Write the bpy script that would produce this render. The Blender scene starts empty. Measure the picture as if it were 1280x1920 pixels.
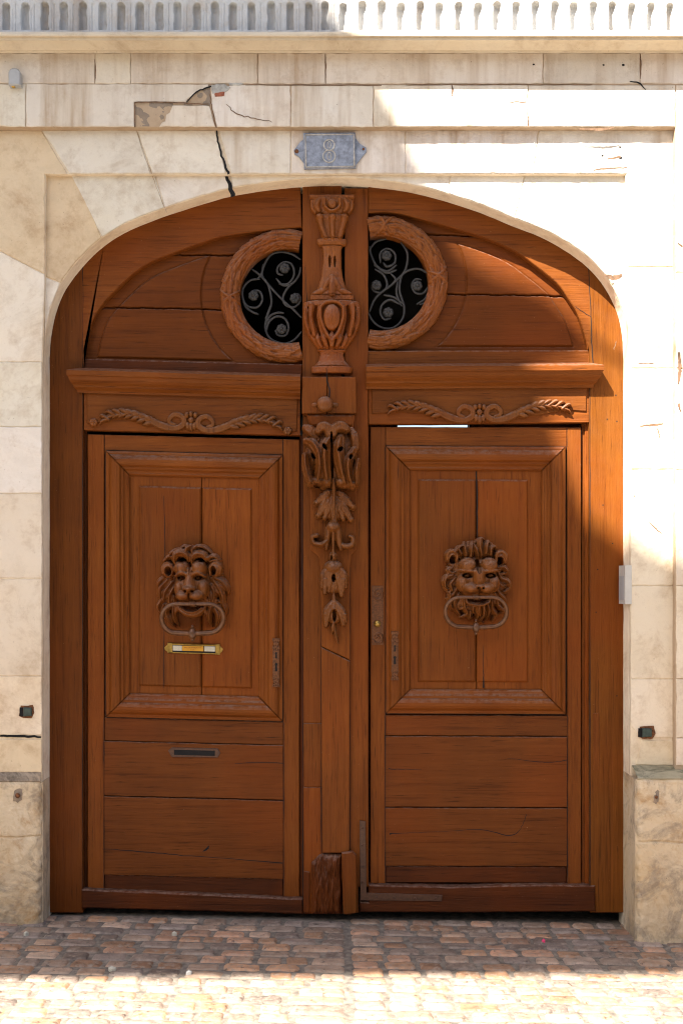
import bpy, bmesh, math, random
import numpy as np
from mathutils import Vector, Matrix, noise as mnoise

random.seed(7)
C = bpy.context.scene.collection
S = 0.0026                       # metres per photo pixel on the door plane y=0
D = 6.0                          # camera distance from the door plane
PCX, PCY = 632.0, 1100.0         # vanishing point in the photograph
CX, CZ = (PCX - 640) * S, (1715 - PCY) * S

# ------------------------------------------------------------------ camera, sky, sun, exposure
sc = bpy.context.scene
cam_d = bpy.data.cameras.new("camera")
cam = bpy.data.objects.new("camera", cam_d); C.objects.link(cam)
cam.location = (CX, -D, CZ)
cam.rotation_euler = (math.radians(90), 0, 0)
cam_d.sensor_fit = 'HORIZONTAL'; cam_d.sensor_width = 36
cam_d.lens = 36 * D / (1280 * S)
cam_d.shift_x = (640 - PCX) / 1280
cam_d.shift_y = (PCY - 960) / 1280
cam_d.clip_start = 0.05; cam_d.clip_end = 3000
sc.camera = cam

SM, SK = 0.75, 1.30              # sunlight travels (SM, 1, -SK): into the wall, down, a little to the right
sun_el = math.atan2(SK, math.hypot(SM, 1))
W = bpy.data.worlds.new("World"); sc.world = W; W.use_nodes = True
nt = W.node_tree; bg = nt.nodes["Background"]
sky = nt.nodes.new("ShaderNodeTexSky"); sky.sky_type = 'NISHITA'; sky.sun_disc = False
sky.sun_elevation = sun_el; sky.sun_rotation = math.pi + math.atan2(SM, 1)
sky.dust_density = 2.0
nt.links.new(sky.outputs[0], bg.inputs[0]); bg.inputs[1].default_value = 0.06
sd = bpy.data.lights.new("sun", 'SUN'); sd.energy = 5.0; sd.angle = math.radians(0.42); sd.color = (1, 0.95, 0.87)
sun = bpy.data.objects.new("sun", sd); C.objects.link(sun)
sun.rotation_euler = Vector((SM, 1, -SK)).to_track_quat('-Z', 'Y').to_euler()
sun.location = (-3, -10, 13)
sc.view_settings.view_transform = 'Standard'; sc.view_settings.look = 'None'
sc.view_settings.exposure = 2.2; sc.view_settings.gamma = 1
sc.cycles.filter_width = 1.1
sc.cycles.max_bounces = 8; sc.cycles.diffuse_bounces = 5

# ------------------------------------------------------------------ coordinates
def X(px, y=0.0): return CX + (px - PCX) * S * (D + y) / D
def Z(py, y=0.0): return CZ + (PCY - py) * S * (D + y) / D
def P(px, py, y=0.0): return (X(px, y), y, Z(py, y))

# ------------------------------------------------------------------ materials
def new_mat(name):
    m = bpy.data.materials.new(name); m.use_nodes = True
    n = m.node_tree.nodes; l = m.node_tree.links
    return m, n, l, n["Principled BSDF"]

def mixcol(n, l, fac, a, b, blend='MIX'):
    x = n.new("ShaderNodeMix"); x.data_type = 'RGBA'; x.blend_type = blend
    for sock, v in ((x.inputs[0], fac), (x.inputs[6], a), (x.inputs[7], b)):
        if hasattr(v, 'is_linked'): l.new(v, sock)
        elif isinstance(v, (int, float)): sock.default_value = v
        else: sock.default_value = (*v, 1)
    return x.outputs[2]

def ramp(n, l, src, stops):
    r = n.new("ShaderNodeValToRGB")
    e = r.color_ramp.elements
    while len(e) < len(stops): e.new(0.5)
    for i, (p, c) in enumerate(stops):
        e[i].position = p
        e[i].color = (c, c, c, 1) if isinstance(c, (int, float)) else (*c, 1)
    l.new(src, r.inputs[0]); return r.outputs[0]

def noise(n, l, vec, scale, detail=4, rough=0.55, dist=0.0):
    t = n.new("ShaderNodeTexNoise"); t.inputs["Scale"].default_value = scale
    t.inputs["Detail"].default_value = detail; t.inputs["Roughness"].default_value = rough
    t.inputs["Distortion"].default_value = dist
    l.new(vec, t.inputs["Vector"]); return t.outputs["Fac"]

def math_n(n, l, op, a, b):
    x = n.new("ShaderNodeMath"); x.operation = op
    for s, v in ((x.inputs[0], a), (x.inputs[1], b)):
        if hasattr(v, 'is_linked'): l.new(v, s)
        else: s.default_value = v
    return x.outputs[0]

def coords(n, l, scale, rand=True):
    tc = n.new("ShaderNodeTexCoord"); vec = tc.outputs["Object"]
    if rand:
        g = n.new("ShaderNodeNewGeometry"); oi = n.new("ShaderNodeObjectInfo")
        s = math_n(n, l, 'ADD', g.outputs["Random Per Island"], oi.outputs["Random"])
        s = math_n(n, l, 'MULTIPLY', s, 37.0)
        cb = n.new("ShaderNodeCombineXYZ")
        for i in range(3): l.new(s, cb.inputs[i])
        ad = n.new("ShaderNodeVectorMath"); ad.operation = 'ADD'
        l.new(vec, ad.inputs[0]); l.new(cb.outputs[0], ad.inputs[1]); vec = ad.outputs[0]
    mp = n.new("ShaderNodeVectorMath"); mp.operation = 'MULTIPLY'
    l.new(vec, mp.inputs[0]); mp.inputs[1].default_value = scale
    return mp.outputs[0]

def wood(name, axis, dark=(0.028, 0.008, 0.0018), mid=(0.140, 0.0380, 0.0060), light=(0.215, 0.067, 0.0115),
         bump=0.6, rough=0.42, dust_highlight=0.5, spec=0.11):
    m, n, l, b = new_mat(name)
    long_, short = 2.2, 52.0
    sv = {'v': (short, short, long_), 'h': (long_, short, short), 'n': (9, 9, 9)}[axis]
    v = coords(n, l, sv); v1 = coords(n, l, (1, 1, 1))
    vf = coords(n, l, tuple(k * 3.4 for k in sv))
    grain = noise(n, l, v, 1.0, 6, 0.62, 0.4)
    fine = noise(n, l, vf, 1.0, 4, 0.6)
    tone = noise(n, l, v1, 3.2, 5, 0.6)
    col = mixcol(n, l, ramp(n, l, grain, [(0.25, 0.0), (0.75, 1.0)]), mid, light)
    col = mixcol(n, l, ramp(n, l, grain, [(0.28, 0.55), (0.42, 0.0)]), col, dark)
    col = mixcol(n, l, ramp(n, l, fine, [(0.29, 0.8), (0.41, 0.0)]), col, dark)
    col = mixcol(n, l, ramp(n, l, tone, [(0.35, 0.0), (0.72, 0.45)]), col, tuple(c * 0.62 for c in mid))
    red = noise(n, l, v1, 1.4, 3)
    col = mixcol(n, l, ramp(n, l, red, [(0.48, 0.0), (0.7, 0.5)]), col, (0.18, 0.040, 0.005))
    gi = n.new("ShaderNodeNewGeometry")
    isl = ramp(n, l, gi.outputs["Random Per Island"], [(0.0, (0.80, 0.82, 0.88)), (0.5, (0.97, 0.95, 0.92)), (1.0, (1.16, 1.04, 0.90))])
    col = mixcol(n, l, 1.0, col, isl, 'MULTIPLY')
    # pale dust and worn varnish on upward faces, doubling as painted highlights
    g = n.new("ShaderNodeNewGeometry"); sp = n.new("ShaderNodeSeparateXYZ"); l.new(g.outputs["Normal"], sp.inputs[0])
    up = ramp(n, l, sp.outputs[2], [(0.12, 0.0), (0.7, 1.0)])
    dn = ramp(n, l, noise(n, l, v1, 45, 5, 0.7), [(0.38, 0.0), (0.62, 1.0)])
    wf = math_n(n, l, 'MULTIPLY', math_n(n, l, 'MULTIPLY', up, dn), dust_highlight)
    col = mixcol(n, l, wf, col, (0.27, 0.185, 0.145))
    # chips and pale scuffs
    sc_ = noise(n, l, v1, 130, 2, 0.5)
    col = mixcol(n, l, ramp(n, l, sc_, [(0.74, 0.0), (0.78, 0.4)]), col, (0.33, 0.2, 0.1))
    l.new(col, b.inputs["Base Color"]); b.inputs["Specular IOR Level"].default_value = spec
    rr = ramp(n, l, noise(n, l, v1, 18, 4), [(0.3, rough - 0.08), (0.75, rough + 0.2)])
    l.new(rr, b.inputs["Roughness"])
    h = math_n(n, l, 'ADD', math_n(n, l, 'MULTIPLY', grain, 1.0), math_n(n, l, 'MULTIPLY', fine, 0.8))
    bp = n.new("ShaderNodeBump"); bp.inputs["Strength"].default_value = bump; bp.inputs["Distance"].default_value = 0.004
    l.new(h, bp.inputs["Height"]); l.new(bp.outputs[0], b.inputs["Normal"])
    return m

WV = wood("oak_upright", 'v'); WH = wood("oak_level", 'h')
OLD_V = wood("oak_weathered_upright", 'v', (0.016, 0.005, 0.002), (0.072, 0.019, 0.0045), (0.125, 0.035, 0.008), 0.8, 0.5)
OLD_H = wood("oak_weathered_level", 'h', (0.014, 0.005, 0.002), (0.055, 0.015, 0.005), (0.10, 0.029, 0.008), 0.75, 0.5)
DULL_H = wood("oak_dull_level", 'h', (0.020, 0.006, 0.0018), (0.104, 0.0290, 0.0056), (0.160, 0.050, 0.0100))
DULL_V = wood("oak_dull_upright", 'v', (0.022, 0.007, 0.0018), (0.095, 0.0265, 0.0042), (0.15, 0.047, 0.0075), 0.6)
SUNTINT_V = wood("oak_sun_tinted_upright", 'v', (0.032, 0.009, 0.002), (0.118, 0.036, 0.0045), (0.19, 0.064, 0.009))  # yellower oak, the right post's sunlit hue put into the colour
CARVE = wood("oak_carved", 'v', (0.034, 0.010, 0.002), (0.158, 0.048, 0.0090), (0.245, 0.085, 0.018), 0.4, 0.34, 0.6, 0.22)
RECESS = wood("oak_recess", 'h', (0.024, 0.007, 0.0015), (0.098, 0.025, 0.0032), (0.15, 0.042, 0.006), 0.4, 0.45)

def stone(name, base=(0.71, 0.665, 0.60), stain=(0.38, 0.265, 0.16), sf=0.6, blot=0.5, pits=0.5, rough_h=0.8, tint=True, streak=False, grime=0.10, gcol=(0.24, 0.19, 0.14)):
    m, n, l, b = new_mat(name)
    v = coords(n, l, (1, 1, 1), False); vs = coords(n, l, (9, 9, 0.9), False); vs2 = coords(n, l, (34, 34, 2.2), False)
    col = mixcol(n, l, ramp(n, l, noise(n, l, v, 2.2, 6, 0.6), [(0.35, 0.0), (0.7, blot)]), base, (base[0] * 0.94, base[1] * 0.85, base[2] * 0.70))
    st = math_n(n, l, 'MULTIPLY', ramp(n, l, noise(n, l, v, 3.1, 9, 0.74, 0.6), [(0.50, 0.0), (0.66, 1.0)]), ramp(n, l, noise(n, l, v, 17, 6, 0.7), [(0.35, 0.2), (0.6, 1.0)])) if not streak else math_n(n, l, 'MULTIPLY', ramp(n, l, noise(n, l, vs, 1.0, 5, 0.65), [(0.44, 0.0), (0.66, 1.0)]),
                ramp(n, l, noise(n, l, vs2, 1.0, 3), [(0.3, 0.25), (0.7, 1.0)]))
    col = mixcol(n, l, math_n(n, l, 'MULTIPLY', st, sf), col, stain)
    col = mixcol(n, l, ramp(n, l, noise(n, l, v, 11, 8, 0.72), [(0.52, 0.0), (0.72, 0.5)]), col, (0.42, 0.31, 0.21))
    col = mixcol(n, l, ramp(n, l, noise(n, l, v, 75, 3, 0.6), [(0.70, 0.0), (0.76, pits)]), col, (0.16, 0.10, 0.06))
    gf = math_n(n, l, 'MULTIPLY', ramp(n, l, noise(n, l, v, 4.3, 10, 0.72, 0.9), [(0.49, 0.0), (0.58, 1.0)]), ramp(n, l, noise(n, l, v, 38, 5, 0.7), [(0.32, 0.35), (0.6, 1.0)]))
    col = mixcol(n, l, math_n(n, l, 'MULTIPLY', gf, grime), col, gcol)
    if tint:
        a = n.new("ShaderNodeAttribute"); a.attribute_name = "tint"
        col = mixcol(n, l, 1.0, col, a.outputs["Color"], 'MULTIPLY')
    l.new(col, b.inputs["Base Color"]); b.inputs["Roughness"].default_value = 0.88
    h = math_n(n, l, 'ADD', noise(n, l, v, 26, 6, 0.65), math_n(n, l, 'MULTIPLY', noise(n, l, v, 5, 3), 1.2))
    bp = n.new("ShaderNodeBump"); bp.inputs["Strength"].default_value = rough_h; bp.inputs["Distance"].default_value = 0.006
    l.new(h, bp.inputs["Height"]); l.new(bp.outputs[0], b.inputs["Normal"])
    return m

STONE = stone("limestone")
STREAK = stone("limestone_rain_streaked", sf=0.8, streak=True)
CORN = stone("limestone_cornice", (0.62, 0.53, 0.40), (0.3, 0.19, 0.1), 0.6)
FLUTE = stone("limestone_grey", (0.52, 0.52, 0.51), (0.25, 0.19, 0.14), 0.7, 0.15, streak=True)
PLINTH = stone("limestone_plinth", (0.62, 0.51, 0.36), (0.36, 0.20, 0.07), 1.0, 1.0, 0.9, 1.5, grime=0.75)
BROKEN = stone("broken_stone", (0.25, 0.20, 0.155), (0.12, 0.095, 0.07), 0.7, 0.6, 0.9, 1.0, False)

def plain(name, col, rough=0.5, metal=0.0, var=0.25, scale=30, bump=0.15):
    m, n, l, b = new_mat(name)
    v = coords(n, l, (1, 1, 1), False)
    f = noise(n, l, v, scale, 5, 0.65)
    c = mixcol(n, l, ramp(n, l, f, [(0.35, 0.0), (0.7, 1.0)]), tuple(k * (1 - var) for k in col), tuple(min(1, k * (1 + var)) for k in col))
    l.new(c, b.inputs["Base Color"]); b.inputs["Roughness"].default_value = rough; b.inputs["Metallic"].default_value = metal
    bp = n.new("ShaderNodeBump"); bp.inputs["Strength"].default_value = bump; bp.inputs["Distance"].default_value = 0.003
    l.new(f, bp.inputs["Height"]); l.new(bp.outputs[0], b.inputs["Normal"])
    return m

IRON = plain("wrought_iron", (0.034, 0.031, 0.029), 0.7, 0.0, 0.4, 90)
ZINC = plain("zinc", (0.24, 0.265, 0.32), 0.6, 0.1, 0.35, 40)
ZINC_L = plain("zinc_rubbed", (0.42, 0.40, 0.37), 0.55, 0.05, 0.3, 60)
BRASS = plain("brass", (0.50, 0.32, 0.08), 0.28, 0.9, 0.3, 60)
BRONZE = plain("painted_handle", (0.105, 0.039, 0.012), 0.33, 0.1, 0.35, 50)
PAINTED_IRON = plain("painted_iron", (0.075, 0.030, 0.013), 0.5, 0.1, 0.3, 70)
KEYPLATE = plain("worn_keyplate", (0.125, 0.043, 0.011), 0.42, 0.3, 0.4, 120)
BLACK = plain("black_void", (0.004, 0.003, 0.003), 0.9)
RUST = plain("rust", (0.16, 0.06, 0.02), 0.85, 0.0, 0.6, 120, 0.5)
GREEN = plain("green_paint", (0.035, 0.055, 0.045), 0.4, 0.1, 0.3, 60)
GREY_P = plain("grey_plastic", (0.36, 0.37, 0.38), 0.45, 0, 0.06, 20, 0.02)
PALE_P = plain("pale_plastic", (0.50, 0.48, 0.44), 0.45, 0, 0.06, 20, 0.02)
WHITE_P = plain("white_card", (0.5, 0.47, 0.38), 0.6, 0, 0.1, 200, 0.02)
YELLOW = plain("yellow_card", (0.55, 0.27, 0.01), 0.5, 0, 0.08, 60, 0.02)
INK = plain("ink", (0.25, 0.05, 0.01), 0.7)
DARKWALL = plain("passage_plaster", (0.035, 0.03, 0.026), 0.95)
SOIL = plain("joint_soil", (0.16, 0.09, 0.05), 0.95, 0, 0.4, 40)
PALE_SOIL = plain("pale_joint", (0.34, 0.25, 0.17), 0.95, 0, 0.4, 40)
TILE = plain("red_tile", (0.28, 0.09, 0.05), 0.85, 0, 0.3, 60, 0.3)
PATCH = plain("grey_mortar_patch", (0.42, 0.41, 0.38), 0.9, 0, 0.3, 40, 0.5)
PINK = plain("pink_paint", (0.75, 0.05, 0.15), 0.6)
MOSS = stone("mossy_ledge", (0.40, 0.36, 0.25), (0.11, 0.105, 0.04), 0.8, 0.8, 0.8, 1.0, False, grime=0.8, gcol=(0.10, 0.095, 0.05))

DIRT = stone("dirty_ledge", (0.34, 0.28, 0.22), (0.10, 0.075, 0.055), 0.8, 0.8, 0.8, 1.0, False, grime=0.9, gcol=(0.10, 0.08, 0.06))
def cobble_mat():
    m, n, l, b = new_mat("sandstone_setts")
    a = n.new("ShaderNodeAttribute"); a.attribute_name = "tint"
    v = coords(n, l, (1, 1, 1), False)
    f = noise(n, l, v, 16, 6, 0.7)
    col = mixcol(n, l, ramp(n, l, f, [(0.3, 0.0), (0.7, 1.0)]), (0.68, 0.63, 0.58), (1.55, 1.42, 1.32))
    col = mixcol(n, l, 1.0, a.outputs["Color"], col, 'MULTIPLY')
    col = mixcol(n, l, ramp(n, l, noise(n, l, v, 42, 4, 0.6), [(0.50, 0.0), (0.64, 0.75)]), col, (0.34, 0.27, 0.21))
    col = mixcol(n, l, ramp(n, l, noise(n, l, v, 30, 5, 0.7), [(0.32, 0.9), (0.43, 0.0)]), col, (0.05, 0.035, 0.025))
    l.new(col, b.inputs["Base Color"]); b.inputs["Roughness"].default_value = 0.62
    bp = n.new("ShaderNodeBump"); bp.inputs["Strength"].default_value = 0.8; bp.inputs["Distance"].default_value = 0.006
    l.new(noise(n, l, v, 38, 6, 0.7), bp.inputs["Height"]); l.new(bp.outputs[0], b.inputs["Normal"])
    return m
COBBLE = cobble_mat()
MORTAR = plain("sett_mortar", (0.20, 0.165, 0.13), 0.95, 0, 0.5, 30, 0.6)

# ------------------------------------------------------------------ object helpers
ORIG = {}
def thing(name, label, cat, loc=(0, 0, 0), group=None):
    o = bpy.data.objects.new(name, None); C.objects.link(o); o.location = loc
    o.empty_display_size = 0.1
    o['label'] = label; o['category'] = cat; o['kind'] = 'thing'
    if group: o['group'] = group
    ORIG[o.name] = Vector(loc); return o

def tag(o, label, cat, group=None):
    o['label'] = label; o['category'] = cat; o['kind'] = 'thing'
    if group: o['group'] = group
    return o

class MB:
    def __init__(s): s.v = []; s.f = []; s.m = []; s.t = []; s.sm = []
    def add(s, verts, faces, mat=0, tint=(1, 1, 1), smooth=False):
        o = len(s.v); s.v += [tuple(v) for v in verts]
        for f in faces:
            s.f.append([i + o for i in f]); s.m.append(mat); s.t.append(tint); s.sm.append(smooth)
    def build(s, name, mats, parent=None, recalc=True, label=None):
        mats = mats if isinstance(mats, (list, tuple)) else [mats]
        me = bpy.data.meshes.new(name)
        off = Vector((0, 0, 0))
        if parent is not None: off = ORIG[parent.name]
        me.from_pydata([(v[0] - off[0], v[1] - off[1], v[2] - off[2]) for v in s.v], [], s.f)
        for m in mats: me.materials.append(m)
        me.polygons.foreach_set("material_index", s.m)
        me.polygons.foreach_set("use_smooth", s.sm)
        at = me.attributes.new("tint", 'FLOAT_COLOR', 'FACE')
        at.data.foreach_set("color", [c for t in s.t for c in (t[0], t[1], t[2], 1.0)])
        if recalc:
            bm = bmesh.new(); bm.from_mesh(me); bmesh.ops.recalc_face_normals(bm, faces=bm.faces[:]); bm.to_mesh(me); bm.free()
        me.update()
        o = bpy.data.objects.new(name, me); C.objects.link(o)
        if parent is not None: o.parent = parent
        ORIG[o.name] = off
        if label: o['label'] = label
        return o

def resample(pts, seg, jit):
    out = []
    n = len(pts)
    for i in range(n):
        a, b = pts[i], pts[(i + 1) % n]
        L = math.hypot(b[0] - a[0], b[1] - a[1])
        if L < 1e-5: continue
        k = max(1, int(round(L / seg)))
        for j in range(k):
            t = j / k; q = jit if j else jit * 0.7
            out.append((a[0] + (b[0] - a[0]) * t + random.gauss(0, 1) * q, a[1] + (b[1] - a[1]) * t + random.gauss(0, 1) * q))
    return out

def inset(pts, d):
    n = len(pts); ar = sum(pts[i][0] * pts[(i + 1) % n][1] - pts[(i + 1) % n][0] * pts[i][1] for i in range(n))
    sg = 1 if ar > 0 else -1; out = []
    for i in range(n):
        p, a, b = pts[i - 1], pts[i], pts[(i + 1) % n]
        e1 = (a[0] - p[0], a[1] - p[1]); e2 = (b[0] - a[0], b[1] - a[1])
        l1 = math.hypot(*e1) or 1e-9; l2 = math.hypot(*e2) or 1e-9
        n1 = (-e1[1] / l1, e1[0] / l1); n2 = (-e2[1] / l2, e2[0] / l2)
        bx, by = n1[0] + n2[0], n1[1] + n2[1]; k = bx * bx + by * by
        if k < 0.3: k = 0.3
        out.append((a[0] + sg * 2 * d * bx / k, a[1] + sg * 2 * d * by / k))
    return out

def slab(mb, pts, yf, yb, ch=0.0025, jit=0.0004, seg=0.06, mat=0, tint=(1, 1, 1), world=False, back=True):
    """a chamfered plate: pts are photo pixels (or world x,z) of its outline; front at yf, back at yb"""
    w = pts if world else [(X(p[0], yf), Z(p[1], yf)) for p in pts]
    w = resample(w, seg, jit) if seg else w
    ins = inset(w, ch); n = len(w)
    v = [(p[0], yf, p[1]) for p in ins] + [(p[0], yf + ch, p[1]) for p in w] + [(p[0], yb, p[1]) for p in w]
    f = [list(range(n))]
    if back: f.append(list(range(3 * n - 1, 2 * n - 1, -1)))
    for i in range(n):
        j = (i + 1) % n
        f.append([i, j, n + j, n + i]); f.append([n + i, n + j, 2 * n + j, 2 * n + i])
    mb.add(v, f, mat, tint)

def rect(mb, x0, y0, x1, y1, yf, yb, sk=0.0, **k):
    """board from pixel rectangle; sk = sag of the right end in px per px"""
    d = sk * (x1 - x0)
    slab(mb, [(x0, y0), (x1, y0 + d), (x1, y1 + d), (x0, y1)], yf, yb, **k)

def tube(mb, pts, r, n=10, mat=0, closed=False, cap=True, tint=(1, 1, 1)):
    pts = [Vector(p) for p in pts]; N = len(pts); rs = r if isinstance(r, (list, tuple)) else [r] * N
    v = []; up = None
    for i in range(N):
        if closed: t = pts[(i + 1) % N] - pts[i - 1]
        else: t = pts[min(i + 1, N - 1)] - pts[max(i - 1, 0)]
        t.normalize()
        if up is None:
            up = Vector((0, 1, 0)) if abs(t.y) < 0.9 else Vector((1, 0, 0))
        a = t.cross(up)
        if a.length < 1e-6: a = t.cross(Vector((1, 0, 0.01)))
        a.normalize(); up2 = a.cross(t).normalized(); up = up2
        for k in range(n):
            w = 2 * math.pi * k / n; v.append(pts[i] + (a * math.cos(w) + up2 * math.sin(w)) * rs[i])
    f = []
    for i in range(N if closed else N - 1):
        for k in range(n):
            f.append([i * n + k, i * n + (k + 1) % n, ((i + 1) % N) * n + (k + 1) % n, ((i + 1) % N) * n + k])
    if cap and not closed:
        f.append(list(range(n))[::-1]); f.append(list(range((N - 1) * n, N * n)))
    mb.add(v, f, mat, tint, True)

def ellipsoid(mb, c, r, nu=20, nv=12, mat=0):
    v = [(c[0], c[1], c[2] + r[2])]
    for i in range(1, nv):
        a = math.pi * i / nv
        for k in range(nu):
            b = 2 * math.pi * k / nu
            v.append((c[0] + r[0] * math.sin(a) * math.cos(b), c[1] + r[1] * math.sin(a) * math.sin(b), c[2] + r[2] * math.cos(a)))
    v.append((c[0], c[1], c[2] - r[2])); f = []
    for k in range(nu):
        f.append([0, 1 + k, 1 + (k + 1) % nu])
        for i in range(nv - 2):
            f.append([1 + i * nu + k, 1 + (i + 1) * nu + k, 1 + (i + 1) * nu + (k + 1) % nu, 1 + i * nu + (k + 1) % nu])
        f.append([len(v) - 1, 1 + (nv - 2) * nu + (k + 1) % nu, 1 + (nv - 2) * nu + k])
    mb.add(v, f, mat, (1, 1, 1), True)

def cat(pts, m=8):
    """Catmull-Rom through points of any dimension"""
    p = [np.array(q, float) for q in pts]; p = [2 * p[0] - p[1]] + p + [2 * p[-1] - p[-2]]; out = []
    for i in range(1, len(p) - 2):
        for j in range(m):
            t = j / m
            out.append(0.5 * (2 * p[i] + (p[i + 1] - p[i - 1]) * t + (2 * p[i - 1] - 5 * p[i] + 4 * p[i + 1] - p[i + 2]) * t * t
                              + (3 * p[i] - p[i - 1] - 3 * p[i + 1] + p[i + 2]) * t ** 3))
    out.append(p[-2]); return out

class Relief:
    """a carving: solid surface raised from its ground; local units (ox, oy, k): photo px = o + local / k"""
    def __init__(s, box, res, tf=(0, 0, 1.0)):
        s.ox, s.oy, s.k = tf
        x0, y0, x1, y1 = box
        s.xs = np.arange(x0, x1 + res, res); s.ys = np.arange(y0, y1 + res, res)
        s.X, s.Y = np.meshgrid(s.xs, s.ys); s.H = np.zeros_like(s.X); s.res = res
        s.gain = 1.0
    def _win(s, x0, x1, y0, y1):
        i0 = max(0, int((y0 - s.ys[0]) / s.res)); i1 = min(len(s.ys), int((y1 - s.ys[0]) / s.res) + 2)
        j0 = max(0, int((x0 - s.xs[0]) / s.res)); j1 = min(len(s.xs), int((x1 - s.xs[0]) / s.res) + 2)
        return slice(i0, max(i0, i1)), slice(j0, max(j0, j1))
    def _put(s, w, val, ok, mode, k):
        h = s.H[w]
        if mode == 'max': h[ok] = np.maximum(h[ok], val[ok])
        elif mode == 'smax':
            t = np.clip(0.5 + 0.5 * (val - h) / k, 0, 1); r = h + (val - h) * t + k * t * (1 - t)
            h[ok] = np.maximum(r, h)[ok]
        elif mode == 'add': h[ok] += val[ok]
        elif mode == 'sub': h[ok] = np.maximum(h[ok] - val[ok], 0)
    def ell(s, cx, cy, rx, ry, h, base=0, rot=0, mode='max', k=30, p=0.5):
        R = max(rx, ry) * 1.02; w = s._win(cx - R, cx + R, cy - R, cy + R)
        x = s.X[w] - cx; y = s.Y[w] - cy; c, q = math.cos(math.radians(rot)), math.sin(math.radians(rot))
        u = ((x * c + y * q) / rx) ** 2 + ((-x * q + y * c) / ry) ** 2
        s._put(w, base + h * np.maximum(0, 1 - u) ** p, u < 1, mode, k)
    def stroke(s, pts, h, base=0, mode='max', k=20, ridges=0, m=7, p=0.5):
        q = cat(pts, m); rm = max(a[2] for a in q)
        R = rm * 1.05
        w = s._win(min(a[0] for a in q) - R, max(a[0] for a in q) + R, min(a[1] for a in q) - R, max(a[1] for a in q) + R)
        x = s.X[w]; y = s.Y[w]
        best = np.full(x.shape, 9.0); rr = np.zeros(x.shape); sg = np.zeros(x.shape)
        for a, b in zip(q[:-1], q[1:]):
            d = b[:2] - a[:2]; L2 = d @ d + 1e-9
            t = np.clip(((x - a[0]) * d[0] + (y - a[1]) * d[1]) / L2, 0, 1)
            r = a[2] + (b[2] - a[2]) * t
            px = x - a[0] - d[0] * t; py = y - a[1] - d[1] * t
            u = np.hypot(px, py) / np.maximum(r, 1e-3)
            c = u < best
            best = np.where(c, u, best); rr = np.where(c, r, rr); sg = np.where(c, np.sign(d[0] * py - d[1] * px) * u, sg)
        val = base + h * (rr / rm) ** 0.8 * np.maximum(0, 1 - best ** 2) ** p
        if ridges: val = val - h * 0.26 * (1 - np.cos(2 * math.pi * ridges * (sg * 0.5 + 0.5))) * 0.5 * (rr / rm) * (best < 1)
        s._put(w, val, best < 1, mode, k)
    def blur(s, n=1):
        for _ in range(n):
            p = np.pad(s.H, 1, mode='edge')
            q = sum(p[i:i + s.H.shape[0], j:j + s.H.shape[1]] for i in range(3) for j in range(3)) / 9
            s.H = np.where(s.H > 0, q, s.H)
    def chisel(s, amp=0.55, f=0.35):
        # tool marks and old cracks running with the grain, in photo px
        k = s.k
        nz = np.array([[mnoise.fractal(Vector(((s.ox + a / k) * f, (s.oy + b / k) * f * .5, 3)), .7, 2.0, 4) for a in s.xs] for b in s.ys])
        s.H = np.where(s.H > 0, np.maximum(s.H + nz * amp * k, .02), s.H)
    def mesh(s, mb, ybase, eps=0.01, keep=None, mat=0, sk=None, tint=(1, 1, 1), sunk=0.004):
        ok = (s.H > eps) if keep is None else keep
        cell = ok[:-1, :-1] | ok[1:, :-1] | ok[:-1, 1:] | ok[1:, 1:] if keep is None else ok[:-1, :-1] & ok[1:, :-1] & ok[:-1, 1:] & ok[1:, 1:]
        used = np.zeros_like(ok); used[:-1, :-1] |= cell; used[1:, :-1] |= cell; used[:-1, 1:] |= cell; used[1:, 1:] |= cell
        idx = -np.ones(ok.shape, int); idx[used] = np.arange(used.sum())
        px = s.ox + s.X / s.k; py = s.oy + s.Y / s.k
        y = ybase - s.H / s.k * S * s.gain
        if keep is None: y = np.where(ok, y, ybase + sunk)
        wx = CX + (px - PCX) * S * (D + ybase) / D; wz = CZ + (PCY - py) * S * (D + ybase) / D
        V = np.stack([wx[used], y[used], wz[used]], 1)
        ii, jj = np.nonzero(cell)
        F = np.stack([idx[ii, jj], idx[ii + 1, jj], idx[ii + 1, jj + 1], idx[ii, jj + 1]], 1)
        mb.add(V.tolist(), F.tolist(), mat, tint, True)

def chamfer_profile_sweep(mb, prof, x0, x1, y0, y1, ybase, which, gap=1.2, mat=0, sk=0.0, xs=0.0):
    """one mitred side of a rectangular moulding; prof = (inset px, height m); which in t b l r"""
    nseg = 14; rows = []
    for (i, h) in prof:
        y = ybase - h
        if which == 't': a, b = (x0 + i + gap, y0 + i), (x1 - i - gap, y0 + i)
        elif which == 'b': a, b = (x0 + i + gap, y1 - i), (x1 - i - gap, y1 - i)
        elif which == 'l': a, b = (x0 + i, y0 + i + gap), (x0 + i, y1 - i - gap)
        else: a, b = (x1 - i, y0 + i + gap), (x1 - i, y1 - i - gap)
        row = []
        for k in range(nseg + 1):
            t = k / nseg; px = a[0] + (b[0] - a[0]) * t; py = a[1] + (b[1] - a[1]) * t
            py += sk * (px - xs)
            wob = mnoise.noise(Vector((px * 0.02, py * 0.02, i * 0.05))) * 0.0012
            row.append((X(px, y), y + wob, Z(py, y)))
        rows.append(row)
    n = len(rows); m = nseg + 1
    v = [p for r in rows for p in r]; f = []
    for i in range(n - 1):
        for k in range(m - 1):
            f.append([i * m + k, i * m + k + 1, (i + 1) * m + k + 1, (i + 1) * m + k])
    f.append([i * m for i in range(n)]); f.append([i * m + m - 1 for i in range(n)][::-1])
    mb.add(v, f, mat)

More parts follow.
